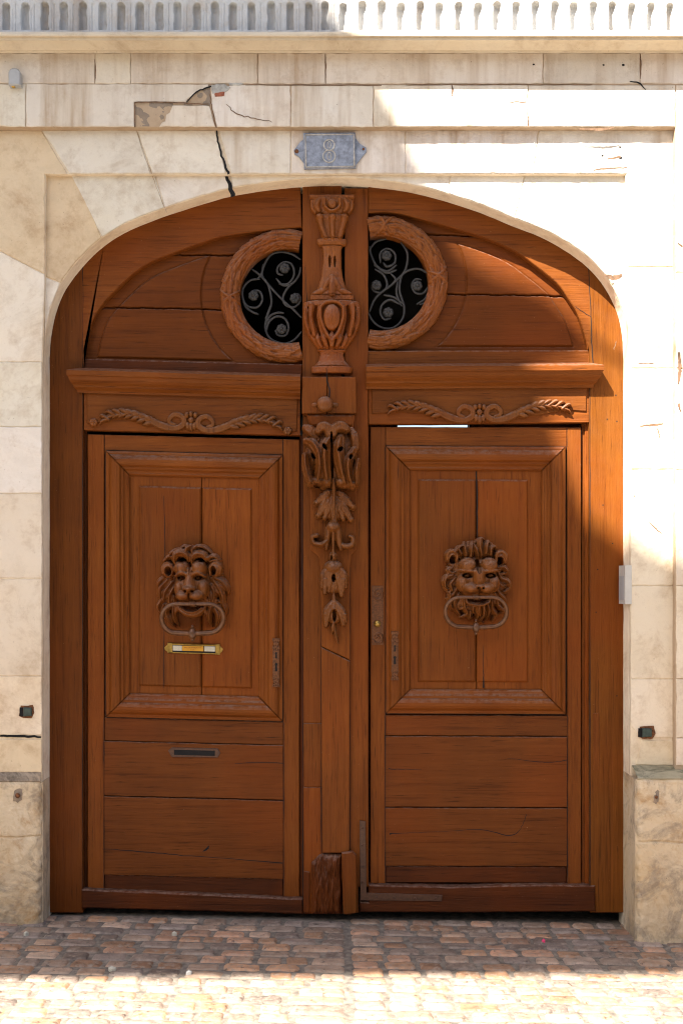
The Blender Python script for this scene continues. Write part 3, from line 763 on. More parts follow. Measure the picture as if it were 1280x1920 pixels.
# --- tympanum panels (boards with moulded field around the ring window)
def tymp(parent, inner, circ, gaps, ybot, x0, x1, hole, field_r, name, side):
    xsI = [p[0] for p in inner]; ysI = [p[1] for p in inner]
    r = Relief((x0, min(ysI) - 8, x1, ybot), 1.25)
    ytop = np.interp(r.X, sorted(xsI), [y for _, y in sorted(zip(xsI, ysI))])
    # distance to the arch line
    q = smooth(inner, 3); dist = np.full(r.X.shape, 1e9)
    for a, b in zip(q[:-1], q[1:]):
        dx, dy = b[0] - a[0], b[1] - a[1]; t = np.clip(((r.X - a[0]) * dx + (r.Y - a[1]) * dy) / (dx * dx + dy * dy), 0, 1)
        dist = np.minimum(dist, np.hypot(r.X - a[0] - dx * t, r.Y - a[1] - dy * t))
    dc = np.hypot(r.X - circ[0], r.Y - circ[1])
    dfield = np.minimum.reduce([dist - 26, dc - field_r, (ybot - 30 + (SKL * (r.X - 160) if side == 'l' else 0)) - r.Y])
    H = 3.6 * np.clip(dfield / 3.0, 0, 1) - 1.6 * np.exp(-(dfield / 1.2) ** 2)
    for (xa, ya, xb_, yb2) in gaps:
        t = (r.X - xa) / (xb_ - xa); gy = ya + (yb2 - ya) * t
        wv = 0.5 * np.sin(r.X * .11) + .3 * np.sin(r.X * .37)
        H = H - 14 * np.exp(-((r.Y - gy - wv) / 1.1) ** 2)
    r.H = H
    keep = (dc > hole) & (r.Y > ytop - 7)
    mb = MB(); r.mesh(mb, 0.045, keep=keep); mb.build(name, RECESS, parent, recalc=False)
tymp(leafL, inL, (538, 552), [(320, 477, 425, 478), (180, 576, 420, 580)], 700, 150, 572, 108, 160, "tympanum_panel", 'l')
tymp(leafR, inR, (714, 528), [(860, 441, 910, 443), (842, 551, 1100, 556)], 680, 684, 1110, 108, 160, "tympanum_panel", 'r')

# --- laurel wreath rings
def wreath(parent, c, R, r, th0, th1, xclip, seed, binds):
    rnd = random.Random(seed); mb = MB(); NT, NP = 620, 46; v = []
    Rm = R - r
    leaves = []
    nl = 19
    for i in range(nl):
        a = th0 + (th1 - th0) * (i + .5) / nl
        for j, ph in enumerate((0.25, 0.95, 1.65, 2.35, 2.9)):
            leaves.append((a + (j % 2) * (th1 - th0) / nl * .5 + rnd.gauss(0, .008), ph + rnd.gauss(0, .08), rnd.uniform(.17, .23), rnd.uniform(.30, .40), rnd.uniform(-.25, .25)))
    LA = np.array(leaves)
    TH_ = np.linspace(th0, th1, NT); PH = np.linspace(-0.35, math.pi + .35, NP)
    for it, t in enumerate(TH_):
        H = np.zeros(NP)
        near = LA[np.abs(LA[:, 0] - t) < .22]
        for (a, ph, L_, wd, sl_) in near:
            u = (t - a) / L_            # -1 base .. 1 tip
            if abs(u) >= 1: continue
            w = wd * (1 - u * u) ** .8 * (1.0 if u < 0 else 1 - .25 * u) + 1e-6
            q = (PH - ph - sl_ * u) / w
            h = np.where(np.abs(q) < 1, (0.25 + 0.75 * (u * .5 + .5)) * (1 - q * q) ** .4 - 0.3 * np.exp(-(q / .16) ** 2), 0)
            H = np.maximum(H, h)
        for b in binds:
            for sg in (-1, 1):
                ctr = b + sg * (PH - math.pi / 2) * 0.10
                dd = np.abs(t - ctr)
                H = np.where(dd < .03, np.maximum(H, .5 * np.sqrt(np.maximum(0, 1 - (dd / .03) ** 2)) + .4), H)
        rr = r * (0.72 + 0.40 * H)
        for k in range(NP):
            p = PH[k]; rad = Rm + rr[k] * math.cos(p); dep = rr[k] * math.sin(p)
            v.append((X(c[0] + rad * math.cos(t), 0), 0.03 - dep * S * 1.05, Z(c[1] - rad * math.sin(t), 0)))
    f = [[i * NP + k, i * NP + k + 1, (i + 1) * NP + k + 1, (i + 1) * NP + k] for i in range(NT - 1) for k in range(NP - 1)]
    mb.add(v, f, 0, (1, 1, 1), True)
    # plain rebate inside the wreath
    M = 90; Ri = Rm - r * .86; v = []
    for i in range(M + 1):
        t = th0 + (th1 - th0) * i / M
        for (dr, y) in ((3, 0.02), (-1, 0.02), (-3, 0.024), (-3, 0.09)):
            v.append((X(c[0] + (Ri + dr) * math.cos(t)), y, Z(c[1] - (Ri + dr) * math.sin(t))))
    mb.add(v, [[i * 4 + q, i * 4 + q + 1, i * 4 + q + 5, i * 4 + q + 4] for i in range(M) for q in range(3)], 0, (1, 1, 1), False)
    return mb.build("wreath", CARVE, parent, recalc=False)
wreath(leafL, (538, 552), 126, 18, math.radians(76), math.radians(284), 565, 3, [math.radians(183)])
wreath(leafR, (714, 528), 126, 18, math.radians(-103), math.radians(103), 690, 5, [math.radians(6), math.radians(86)])

# --- wrought iron scroll grilles
def zoom3(q): return (380 + q[0] / 2.56, 340 + q[1] / 2.56)
def grille(parent, curves, ros, name="scroll_grille"):
    mb = MB()
    for c in curves:
        q = cat([(*zoom3(p), 0) for p in c], 10); N = len(q)
        rs = [0.0058 * (0.55 + .45 * min(1, min(i, N - 1 - i) / 6 + .15)) for i in range(N)]
        tube(mb, [P(p[0], p[1], .055) for p in q], rs, 8)
    for k, p in enumerate(ros):
        x, y = zoom3(p)
        r = Relief((x - 11, y - 11, x + 11, y + 11), .45)
        for i in range(7):
            a = i * 2 * math.pi / 7 + k; r.ell(x + 5.5 * math.cos(a), y + 5.5 * math.sin(a), 4.4, 4.4, 4.5)
        r.ell(x, y, 3.2, 3.2, 4, base=3)
        r.mesh(mb, .05)
    return mb.build(name, IRON, parent, recalc=False)
gl = [[(235, 420), (275, 450), (315, 495), (355, 540), (395, 580), (430, 610), (475, 655)],
      [(470, 375), (430, 350), (380, 338), (330, 350), (298, 395), (285, 450), (315, 500), (330, 580), (312, 640), (300, 700), (325, 755), (390, 778), (440, 760), (475, 720)],
      [(275, 468), (230, 474), (195, 510), (192, 560), (215, 598), (260, 604), (286, 570), (275, 530), (245, 525), (225, 545)],
      [(192, 560), (205, 600), (235, 625), (268, 638)], [(290, 395), (283, 440), (262, 468)],
      [(352, 465), (385, 498), (430, 490), (462, 450), (470, 410)], [(365, 492), (410, 490), (438, 450), (430, 402), (395, 386), (362, 408), (360, 440), (385, 450)],
      [(450, 470), (405, 515), (385, 560), (400, 595), (440, 602), (468, 575), (462, 545), (440, 540)],
      [(305, 720), (318, 675), (355, 648), (395, 660), (412, 700), (398, 738), (362, 738), (348, 712)], [(300, 690), (325, 645), (360, 630), (390, 632)], [(300, 660), (322, 610), (332, 580)]]
grille(leafL, gl, [(243, 547), (393, 415), (443, 560), (378, 708)])
gr = [[(1085, 445), (1040, 420), (990, 426), (955, 450), (905, 497), (860, 530), (822, 570), (800, 625)],
      [(950, 290), (982, 345), (975, 415), (950, 465), (945, 530), (966, 600), (958, 660), (915, 702), (860, 702), (815, 670), (795, 630)],
      [(797, 330), (830, 290), (880, 275)], [(930, 400), (885, 430), (835, 405), (806, 350), (800, 310)], [(852, 390), (852, 345), (885, 322), (920, 345), (920, 390), (885, 408), (865, 390)],
      [(930, 425), (880, 438), (820, 400)], [(825, 420), (868, 450), (884, 500), (858, 532), (825, 528), (808, 505)],
      [(1090, 490), (1060, 535), (1022, 535), (1004, 500), (1020, 470), (1050, 472)], [(1088, 520), (1065, 565), (1025, 590)], [(1088, 545), (1070, 580), (1040, 592)],
      [(945, 590), (900, 568), (862, 590), (852, 630), (872, 662), (905, 655)], [(965, 590), (915, 555), (868, 545)], [(905, 497), (925, 470), (900, 440)], [(935, 480), (930, 540), (955, 600)]]
grille(leafR, gr, [(882, 355), (833, 497), (1030, 500), (890, 628)])

# --- transoms, cornices, friezes
bod(leafL, "transom", OLD_H, lambda m: rect(m, 150, 672, 567, 712, 0.012, TH, SKL, ch=.006))
bod(leafR, "transom", WH, lambda m: slab(m, [(688, 657), (1104, 656), (1104, 706), (688, 706)], 0.012, TH, ch=.006))
def cornice(m, prof, xl, xr, ret_l, ret_r, slope):
    v = []; f = []; segs = 24; M = segs + 1
    for (py, h) in prof:
        y = -h; a = xl - (h / S * .75 if ret_l else 0); b = xr + (h / S * .75 if ret_r else 0)
        for k in range(M):
            px = a + (b - a) * k / segs; w = mnoise.noise(Vector((px * .03, py * .07, 1))) * .0012
            v.append((X(px, y), y + w, Z(py + slope * (px - xl), y) + w))
    n = len(prof)
    for i in range(n - 1):
        for k in range(segs): f.append([i * M + k, i * M + k + 1, (i + 1) * M + k + 1, (i + 1) * M + k])
    # returned ends, running back to the frame
    base = len(v)
    for i, (py, h) in enumerate(prof):
        for e in (0, segs):
            q = v[i * M + e]; v.append((q[0], 0.012, q[2]))
    for i in range(n - 1):
        f.append([i * M, (i + 1) * M, base + 2 * (i + 1), base + 2 * i]); f.append([i * M + segs, base + 2 * i + 1, base + 2 * (i + 1) + 1, (i + 1) * M + segs])
    m.add(v, f, 0)
pf = lambda t: [(t - 5, -.012), (t - .6, .084), (t, .088), (t + 9, .088), (t + 10.5, .082), (t + 13, .078), (t + 18, .072), (t + 23, .061), (t + 27, .048), (t + 29, .044), (t + 31, .044), (t + 33, .036), (t + 36, .026), (t + 38, .02), (t + 42, .018), (t + 43, -.01)]
bod(leafL, "cornice", WH, lambda m: cornice(m, pf(694), 150, 563, True, False, 0.029))
bod(leafR, "cornice", WH, lambda m: cornice(m, pf(687), 686, 1107, False, True, -0.006))
def friezeL(m):
    rect(m, 157, 728, 563, 806, 0.006, TH, SKL)
    slab(m, [(163, 730), (558, 742), (556, 808), (536, 812), (520, 795), (470, 790), (440, 800), (300, 796), (250, 775), (215, 775), (192, 790), (176, 795), (163, 793)], -0.002, 0.008, ch=.003, seg=.03)
bod(leafL, "frieze", WH, friezeL)
def friezeR(m):
    slab(m, [(691, 722), (1104, 720), (1104, 792), (691, 795)], 0.006, TH)
    slab(m, [(697, 726), (1099, 724), (1099, 771), (1062, 768), (1010, 778), (930, 790), (870, 790), (800, 775), (745, 772), (697, 776)], -0.002, 0.008, ch=.003, seg=.03)
bod(leafR, "frieze", WH, friezeR)

def scrolls(parent, name, tf, half, flower, ybase, sk, ends):
    r = Relief((0, 0, 1240 / 1, 420), 1.2, tf)
    cxf = flower[0]
    for sgn, dy, pts, tip in half:
        q = [(cxf + sgn * p[0], p[1] + dy(p[0]), p[2] * (1.0 if p[0] < 90 else 1.35)) for p in pts]
        r.stroke(q, 17, 3, ridges=1)
        # leaflets along the trailing stem
        for t in range(8):
            a = 150 + t * 26; yy = np.interp(a, [p[0] for p in tip], [p[1] for p in tip]) + dy(a)
            L_ = 38 - t * 2.2
            r.stroke([(cxf + sgn * (a - 14), yy + 5, 6), (cxf + sgn * (a + L_ * .45), yy - 11, 11 - t * .6), (cxf + sgn * (a + L_), yy - 13 + t, 2)], 16, 6)
            r.stroke([(cxf + sgn * (a - 8), yy + 4, 5), (cxf + sgn * (a + L_ * .5), yy + 11, 9 - t * .6), (cxf + sgn * (a + L_ * .95), yy + 15 + t, 2)], 13, 5)
    fx, fy = flower
    for dx, dy_, rx, ry in ((0, 4, 11, 13), (-17, -16, 9, 12), (17, -16, 9, 12), (0, -20, 8, 12), (-13, 26, 9, 15), (13, 26, 9, 15), (0, 30, 9, 17)):
        r.ell(fx + dx, fy + dy_, rx, ry, 14, 4)
    for (ex, ey) in ends:
        for i in range(6):
            a = i * math.pi / 3; r.ell(ex + 9 * math.cos(a), ey + 9 * math.sin(a), 8, 8, 10, 2)
        r.ell(ex, ey, 6, 6, 14, 2)
    mb = MB(); r.mesh(mb, ybase); return mb.build(name, CARVE, parent, recalc=False)
vol = [(62, 325, 6), (82, 317, 8), (82, 300, 9), (60, 284, 10), (32, 296, 11), (30, 322, 12), (62, 338, 12), (110, 330, 11), (160, 308, 10), (210, 290, 8), (262, 283, 7), (310, 290, 5), (345, 314, 4)]
tip = [(110, 328), (160, 306), (210, 288), (262, 281), (310, 290), (345, 314)]
scrolls(leafL, "carved_swag", (80, 640, 2.0645), [(-1, lambda a: 0 - 6 * a / 345, vol, tip), (1, lambda a: 5 + 14 * a / 345, vol, tip)], (575, 302), -0.0015, 0, [(197, 314), (948, 347)])
vr = [(p[0] * .97, p[1] - 32 - max(0, p[0] - 120) * .03, p[2]) for p in vol[:-1]] + [(335, 262, 3)]; tr = [(a, b - 32 - max(0, a - 120) * .03) for a, b in tip[:-1]] + [(335, 262)]
scrolls(leafR, "carved_swag", (660, 640, 2.0645), [(-1, lambda a: 0, vr, tr), (1, lambda a: -4 * a / 345, vr, tr)], (492, 272), -0.0015, 0, [])

# --- bottom rails and iron strap
bod(leafL, "bottom_rail", OLD_H, lambda m: slab(m, [(152, 1668), (300, 1674), (568, 1686), (568, 1715), (400, 1710), (260, 1706), (152, 1704)], -0.006, TH, ch=.007, seg=.03, jit=.001))
bod(leafR, "bottom_rail", OLD_H, lambda m: slab(m, [(691, 1660), (850, 1664), (1000, 1660), (1116, 1661), (1117, 1710), (900, 1712), (674, 1711), (674, 1692), (691, 1692)], -0.008, TH, ch=.006, seg=.03, jit=.0008))
def strap(m):
    slab(m, [(674, 1540), (685, 1541), (687, 1675), (829, 1679), (828, 1691), (675, 1689)], -0.014, 0.0, ch=.0015, seg=.03, jit=.0003)
    for p in ((679, 1553), (679, 1585), (680, 1627), (680, 1655), (706, 1683), (738, 1683), (778, 1685), (817, 1685)):
        ellipsoid(m, P(p[0], p[1], -0.014), (.0055, .004, .0055), 10, 6)
bod(leafR, "corner_strap", PAINTED_IRON, strap)
bod(leafR, "patch", WV, lambda m: slab(m, [(1111, 1338), (1123, 1337), (1124, 1445), (1112, 1444)], -0.0025, .002, ch=.001))

# --- carved urn and acanthus drop of the central post
def urn():
    r = Relief((120, 0, 440, 890), 1.9, (513, 366, 2.56))         # local = zoom3 shifted: x' = x-341 , y' = y-66
    cx = 280 - 0; cx = (622 - 513) * 2.56
    prof = [(10, 106), (24, 106), (25, 100), (50, 96), (78, 88), (96, 70), (98, 60), (104, 74), (122, 74), (132, 62), (214, 50), (216, 70), (230, 72), (244, 66), (246, 52), (256, 46), (290, 41), (330, 43), (400, 52), (450, 68), (480, 86), (488, 94), (490, 102), (512, 102),
            (514, 118), (520, 134), (540, 137), (600, 136), (640, 130), (690, 108), (720, 84), (738, 70), (742, 68), (752, 68), (756, 58), (770, 56), (800, 64), (820, 82), (824, 94), (832, 98), (850, 98), (858, 96)]
    ys = [p[0] for p in prof]; rs = [p[1] for p in prof]
    Rr = np.interp(r.Y, ys, rs); Rr[(r.Y < 10) | (r.Y > 858)] = 0
    u = np.abs(r.X - cx) / np.maximum(Rr, 1e-3)
    base = np.where(u < 1, 14 + 0.40 * Rr * np.sqrt(np.maximum(0, 1 - u ** 2)), 0)
    sq = (r.Y < 24) | ((r.Y > 490) & (r.Y < 513)) 
    base = np.where(sq & (u < 1), 0.40 * Rr * 0.8 + 14, base)
    r.H = np.where(u < 1, base, 0)
    # egg and dart capital
    r.ell(cx + 2, 58, 22, 26, 22, 50); r.stroke([(cx - 34, 32, 6), (cx - 32, 70, 7), (cx, 92, 7), (cx + 36, 70, 7), (cx + 38, 32, 6)], 16, 55)
    for sx in (-1, 1):
        r.stroke([(cx + sx * 60, 34, 12), (cx + sx * 72, 60, 16), (cx + sx * 60, 86, 10)], 22, 36); r.stroke([(cx + sx * 96, 34, 9), (cx + sx * 92, 66, 12), (cx + sx * 78, 88, 8)], 18, 16)
    # three drooping rods above the ring
    for dx0, dx1 in ((-58, -30), (2, 4), (60, 38)):
        r.stroke([(cx + dx0, 116, 17), (cx + dx0 * .9, 150, 13), (cx + dx1, 212, 11)], 26, 36); r.ell(cx + dx0, 116, 19, 16, 28, 38)
    # neck leaves
    r.stroke([(cx - 10, 300, 4), (cx - 10, 320, 6), (cx - 10, 350, 3)], 30, 0, mode='sub'); r.stroke([(cx + 14, 300, 4), (cx + 14, 320, 6), (cx + 14, 350, 3)], 30, 0, mode='sub')
    for sx in (-1, 1):
        r.stroke([(cx + sx * 4, 400, 9), (cx + sx * 22, 430, 13), (cx + sx * 36, 455, 10)], 16, 42)
        r.stroke([(cx + sx * 20, 455, 9), (cx + sx * 52, 470, 15), (cx + sx * 84, 482, 11)], 18, 36)
    r.stroke([(cx + 2, 400, 8), (cx + 2, 440, 17), (cx + 2, 484, 15)], 20, 46)
    # gadrooned bowl with cartouche
    r.stroke([(cx - 54, 560, 9), (cx - 52, 610, 10), (cx - 30, 672, 9), (cx, 715, 8)], 20, 84); r.stroke([(cx + 54, 560, 9), (cx + 52, 610, 10), (cx + 32, 672, 9), (cx, 715, 8)], 20, 84)
    r.stroke([(cx - 54, 556, 9), (cx - 26, 532, 10), (cx + 26, 532, 10), (cx + 54, 556, 9)], 20, 82)
    r.ell(cx, 605, 40, 62, 24, 92)
    for sx in (-1, 1):
        r.stroke([(cx + sx * 74, 545, 7), (cx + sx * 78, 600, 8), (cx + sx * 60, 680, 7)], 40, 0, mode='sub')
        r.stroke([(cx + sx * 98, 540, 14), (cx + sx * 104, 600, 16), (cx + sx * 84, 680, 10)], 24, 50, ridges=1)
        r.stroke([(cx + sx * 126, 550, 10), (cx + sx * 124, 610, 11), (cx + sx * 104, 680, 7)], 22, 22)
        r.stroke([(cx + sx * 112, 545, 4), (cx + sx * 112, 610, 5), (cx + sx * 96, 672, 4)], 26, 0, mode='sub')
        r.stroke([(cx + sx * 22, 735, 9), (cx + sx * 36, 700, 14), (cx + sx * 32, 672, 4)], 18, 62); r.stroke([(cx + sx * 50, 735, 9), (cx + sx * 66, 700, 13), (cx + sx * 66, 676, 4)], 18, 46)
    r.stroke([(cx, 738, 9), (cx, 700, 16), (cx, 668, 4)], 20, 78)
    for yy in (512, 486, 744, 826, 246, 214): r.H[(np.abs(r.Y - yy) < 2.2) & (r.H > 0)] -= 8
    r.H = np.maximum(r.H, 0); r.chisel()
    mb = MB(); r.mesh(mb, 0.0); mb.build("urn", CARVE, leafL, recalc=False)
urn()

def acanthus():
    r = Relief((70, 395, 480, 1830), 2.6, (540, 680, 3.43)); r.gain = 1.6
    b0 = 20
    # scrolling leaf cluster
    r.ell(275, 620, 165, 215, 55, 20)
    for p in ([(112, 425, 22), (150, 450, 36), (186, 505, 28)], [(405, 440, 20), (425, 490, 30), (432, 560, 26)]): r.stroke(p, 60, b0 + 10, ridges=1)
    for p in ([(262, 478, 26), (258, 440, 34), (222, 428, 34), (196, 455, 26)], [(290, 478, 26), (300, 440, 34), (340, 425, 36), (372, 440, 26)]): r.stroke(p, 70, b0 + 40, ridges=1)
    for p in ([(118, 515, 22), (162, 535, 34), (198, 600, 36), (205, 690, 36), (188, 785, 26)], [(272, 495, 28), (240, 555, 42), (236, 650, 44), (250, 765, 34)],
              [(112, 610, 22), (118, 690, 28), (145, 785, 28)], [(335, 498, 28), (322, 570, 44), (335, 670, 42), (362, 785, 34)],
              [(422, 570, 22), (386, 650, 34), (388, 735, 34), (412, 805, 24)], [(448, 640, 16), (436, 715, 22), (438, 790, 20)]):
        r.stroke(p, 88, b0 + 30, ridges=2)
    for e in ((186, 775, 52, 36), (250, 778, 36, 38), (338, 782, 38, 36), (410, 795, 36, 30), (140, 770, 30, 30)): r.ell(*e, 70, b0 + 22)
    for e in ((238, 560, 12, 26, -30), (334, 574, 14, 22, 40), (164, 612, 10, 26, -30), (400, 620, 10, 20, 20), (190, 800, 24, 12, 0), (280, 500, 8, 40, 0)): r.ell(*e[:4], 90, 0, e[4], mode='sub')
    r.stroke([(282, 540, 6), (284, 640, 7), (285, 760, 6)], 50, 0, mode='sub')
    r.ell(296, 920, 108, 100, 38, b0); r.ell(297, 1390, 76, 96, 34, b0); r.ell(298, 1608, 60, 72, 30, b0)
    # vine leaf
    r.stroke([(292, 760, 9), (294, 820, 12), (296, 900, 10)], 30, b0 + 40)
    for tx, ty, w in ((185, 905, 30), (196, 985, 34), (238, 1000, 30), (296, 1022, 34), (352, 1005, 30), (400, 1012, 30), (412, 930, 32), (215, 860, 24), (385, 880, 24)):
        r.stroke([(294, 840, 14), ((294 + tx) / 2, (845 + ty) / 2 - 8, w * 1.0), (tx, ty, w * .55)], 62, b0, ridges=1)
        r.ell(tx, ty, w * .72, w * .72, 34, b0)
    r.stroke([(294, 830, 5), (296, 930, 6), (297, 1000, 4)], 24, b0 + 58)
    # hooked bell
    r.stroke([(288, 1050, 36), (262, 1085, 26), (250, 1150, 20), (246, 1195, 12)], 46, b0); r.stroke([(292, 1050, 36), (318, 1085, 26), (326, 1150, 22), (338, 1200, 14)], 46, b0)
    r.ell(290, 1062, 42, 34, 40, b0 + 20); r.stroke([(248, 1150, 14), (212, 1172, 18), (165, 1160, 16), (158, 1125, 16), (186, 1115, 16)], 44, b0)
    r.stroke([(330, 1168, 16), (375, 1184, 20), (412, 1170, 18), (414, 1130, 14), (396, 1120, 12)], 30, b0 - 4)
    r.stroke([(290, 1095, 14), (290, 1180, 11), (290, 1225, 12)], 40, b0); r.ell(290, 1250, 26, 36, 46, b0); r.ell(280, 1255, 7, 16, 30, 0, mode='sub')
    # two tulip leaves
    for p in ([(285, 1310, 30), (240, 1370, 34), (222, 1440, 18)], [(288, 1310, 26), (268, 1400, 26), (262, 1470, 12)], [(298, 1310, 26), (330, 1400, 30), (342, 1495, 16)], [(302, 1310, 28), (350, 1370, 32), (368, 1440, 16)], [(240, 1400, 24), (236, 1480, 14)], [(355, 1400, 20), (350, 1470, 12)]):
        r.stroke(p, 58, b0, ridges=1)
    r.ell(290, 1318, 62, 46, 62, b0); r.ell(292, 1385, 12, 26, 50, 0, mode='sub')
    r.stroke([(294, 1480, 9), (295, 1530, 16), (296, 1580, 22)], 44, b0)
    for p in ([(288, 1550, 24), (252, 1610, 30), (244, 1690, 14)], [(302, 1550, 24), (342, 1610, 30), (354, 1680, 16)], [(240, 1620, 18), (232, 1670, 8)], [(360, 1620, 16), (372, 1665, 8)]): r.stroke(p, 56, b0, ridges=1)
    r.ell(298, 1625, 12, 40, 60, 0, mode='sub')
    r.stroke([(292, 1670, 12), (288, 1710, 14), (284, 1745, 4)], 34, b0 - 8); r.stroke([(300, 1690, 8), (306, 1750, 10), (320, 1805, 3)], 26, b0 - 8)
    r.H = np.maximum(r.H, 0); r.chisel()
    mb = MB(); r.mesh(mb, -0.026, sunk=0.002); mb.build("acanthus_drop", CARVE, leafL, recalc=False)
acanthus()

# ================================================================== WICKET DOORS
YW = 0.032
wkL = thing("wicket_door", "left panelled wicket door with calm lion knocker, brass name plate and letter slot", "door", (X(163), YW, 0))
wkR = thing("wicket_door", "right panelled wicket door with scowling curly lion knocker and round lock plate", "door", (X(1090), YW, 0))
BOL = [(0, 0.0), (0.6, .014), (4, .017), (6, .017), (7, .021), (10, .033), (15, .040), (20, .041), (25, .036), (28, .027), (29, .022), (33, .0215), (34, .018), (37, .010), (40, .007), (41, .0085), (43, .006), (45, .0), (46, -.01)]
def wicket(root, o, sk, xs):
    sy = lambda px: sk * (px - xs)
    x0, x1 = o['x']; y0, y1 = o['y']; m0, m1, my0, my1 = o['m']
    sl0, sl1 = o['stile']
    mb = MB()
    rect(mb, x0, y0 + sy(x0), sl0 - .8, y1 + sy(x0), YW, YW + .045, sk); mb.build("stile", WV, root)
    mb = MB(); rect(mb, sl1 + .8, y0 + sy(sl1), x1, y1 + sy(sl1), YW, YW + .045, sk); mb.build("stile", WV, root)
    mb = MB(); rect(mb, sl0, y0 + o.get('topdrop', 0) + sy(sl0), sl1, my0 + 6 + sy(sl0), YW + .001, YW + .045, sk)
    mb.build("top_rail", WH, root)
    # backing of the panel frame, so nothing shows through
    mb = MB(); rect(mb, sl0 + 1, my0 + 4 + sy(sl0), sl1 - 1, y1 - 2 + sy(sl0), YW + .03, YW + .05, sk); mb.build("backing", WV, root)
    for wch in 'tblr':
        mb = MB(); chamfer_profile_sweep(mb, BOL if 'bol' not in o else o['bol'], m0, m1, my0, my1, YW, wch, sk=sk, xs=xs)
        mb.build("moulding", WH if wch in 'tb' else WV, root, recalc=True)
    ix0, ix1, iy0, iy1 = m0 + 42, m1 - 42, my0 + 42, my1 - 42
    mb = MB(); f = o['field']; cr = o['crack']
    # two upright boards with an open joint, each with its raised field
    for (a, b, fa, fb) in ((ix0, cr - .8, f[0], cr - .8), (cr + .8, ix1, cr + .8, f[1])):
        rect(mb, a, iy0 + sy(a), b, iy1 + sy(a), YW + .012, YW + .04, sk, ch=.001)
        v = [(fa, f[2] + sy(fa)), (fb, f[2] + sy(fb)), (fb, f[3] + sy(fb)), (fa, f[3] + sy(fa))]
        slab(mb, v, YW + .001, YW + .02, ch=.009, seg=.08, jit=.0003)
    mb.build("panel", WV, root)
    for (a, b, y) in o['boards']:
        mb = MB(); rect(mb, sl0 - (2 if y < 0 else 0), a + sy(sl0), sl1 + 1, b + sy(sl0), YW + y, YW + .045, sk, seg=.04, jit=.0006); mb.build("board", DULL_H, root)
    a, b = o['brail']; mb = MB(); rect(mb, sl0, a + sy(sl0), sl1, b + sy(sl0), YW + .004, YW + .045, sk); mb.build("bottom_rail", OLD_H, root)
wicket(wkL, dict(x=(164, 561), y=(814, 1674), stile=(196, 530), m=(198, 530, 844, 1344), field=(260, 472, 908, 1284), crack=378, boards=[(1345, 1388, .004), (1389.5, 1491, -.006), (1493, 1640, -.004)], brail=(1640, 1672)), SKL, 164)
wicket(wkR, dict(x=(694, 1089), y=(800, 1657), stile=(723, 1062), m=(723, 1060, 836, 1338), field=(783, 990, 898, 1279), crack=893, boards=[(1341, 1379, .004), (1381, 1513, -.006), (1515, 1624, -.004)], brail=(1625, 1655)), 0.004, 694)
def joint(root, a, b, y, w=.55):
    k = 9; pts = [(a[0] + (b[0] - a[0]) * i / k, a[1] + (b[1] - a[1]) * i / k, w * random.uniform(.35, 1.15)) for i in range(k + 1)]
    crack(pts, y, .12, BLACK, root, "open_joint")
for root, (x0, y0, x1, y1), sk, xs, sl0, sl1, ytop, ybot in ((wkL, (198, 844, 530, 1344), SKL, 164, 196, 530, 816, 1672), (wkR, (723, 836, 1060, 1338), .004, 694, 723, 1062, 802, 1655)):
    q = lambda x, y: (x, y + sk * (x - xs))
    joint(root, q(x0 - .6, y0 + 2), q(x0 - .6, y1), YW - .0006, .8); joint(root, q(x1 + .8, y0), q(x1 + .8, y1), YW - .0006, .6)
    joint(root, q(x0, y0 - .7), q(x1, y0 - .7), YW - .0006, .55); joint(root, q(x0, y1 + .6), q(x1, y1 + .6), YW - .0006, .7)
    joint(root, q(sl0 - .4, ytop), q(sl0 - .4, y0), YW - .0007, .5); joint(root, q(sl1 + .4, ytop), q(sl1 + .4, y0), YW - .0007, .5)
    joint(root, q(sl0 - 1, y1 + 2), q(sl0 - 1, ybot), YW - .0085, .7); joint(root, q(sl1 + 1.5, y1 + 2), q(sl1 + 1.5, ybot), YW - .0085, .7)
joint(leafL, (601.5, 1064), (602.5, 1600), -.0012, .9); joint(leafL, (656.5, 1064), (656, 1600), -.0012, .6)
joint(leafL, (566.3, 780), (567.5, 1700), -.0008, .8)
joint(leafR, (1105.3, 700), (1105.6, 1700), -.0012, .9); joint(leafL, (155.5, 690), (154, 1690), -.0012, .7)
# weathered nicks and splits in the boards
def split(root, pts, y):
    crack(pts, y, .35, BLACK, root, "split")
split(wkL, [(192, 1592, .4), (260, 1597, .8), (330, 1603, .7), (420, 1610, .5), (530, 1619, 1.0)], YW - .0048)
split(wkL, [(380, 1597, .5), (388, 1592, 2.0), (392, 1586, .6)], YW - .0049)
split(wkL, [(440, 1432, .3), (490, 1430, .6), (532, 1431, .8)], YW - .0068)
split(wkR, [(728, 1442, .7), (760, 1443, .5), (790, 1443, .2)], YW - .0068)
split(wkR, [(950, 1422, .2), (1000, 1428, .5), (1030, 1430, .4), (1062, 1426, .6)], YW - .0068)
split(wkR, [(730, 1564, 1.6), (745, 1563, .5), (830, 1560, .3), (900, 1556, .5), (955, 1567, .8), (975, 1555, .4), (987, 1528, .5)], YW - .0048)
split(wkR, [(892, 884, 1.0), (894, 930, 1.2), (894, 990, .9), (895, 1012, .6)], YW + .0004)
split(wkR, [(905, 1210, .3), (906, 1260, .6), (906, 1290, 1.6)], YW + .0004)
split(wkL, [(307, 930, .3), (309, 1000, .5), (308, 1100, .4), (306, 1290, .5)], YW + .0004)
split(leafL, [(612, 690, .4), (613, 712, 1.0), (618, 735, 1.2), (612, 756, .8)], -0.0558)
split(leafL, [(155, 500, .7), (155.5, 545, .4), (155.5, 690, .2)], -0.0008)
split(leafR, [(1103, 503, .8), (1107, 580, .6), (1109, 640, .9), (1112, 690, .8)], -0.0008)
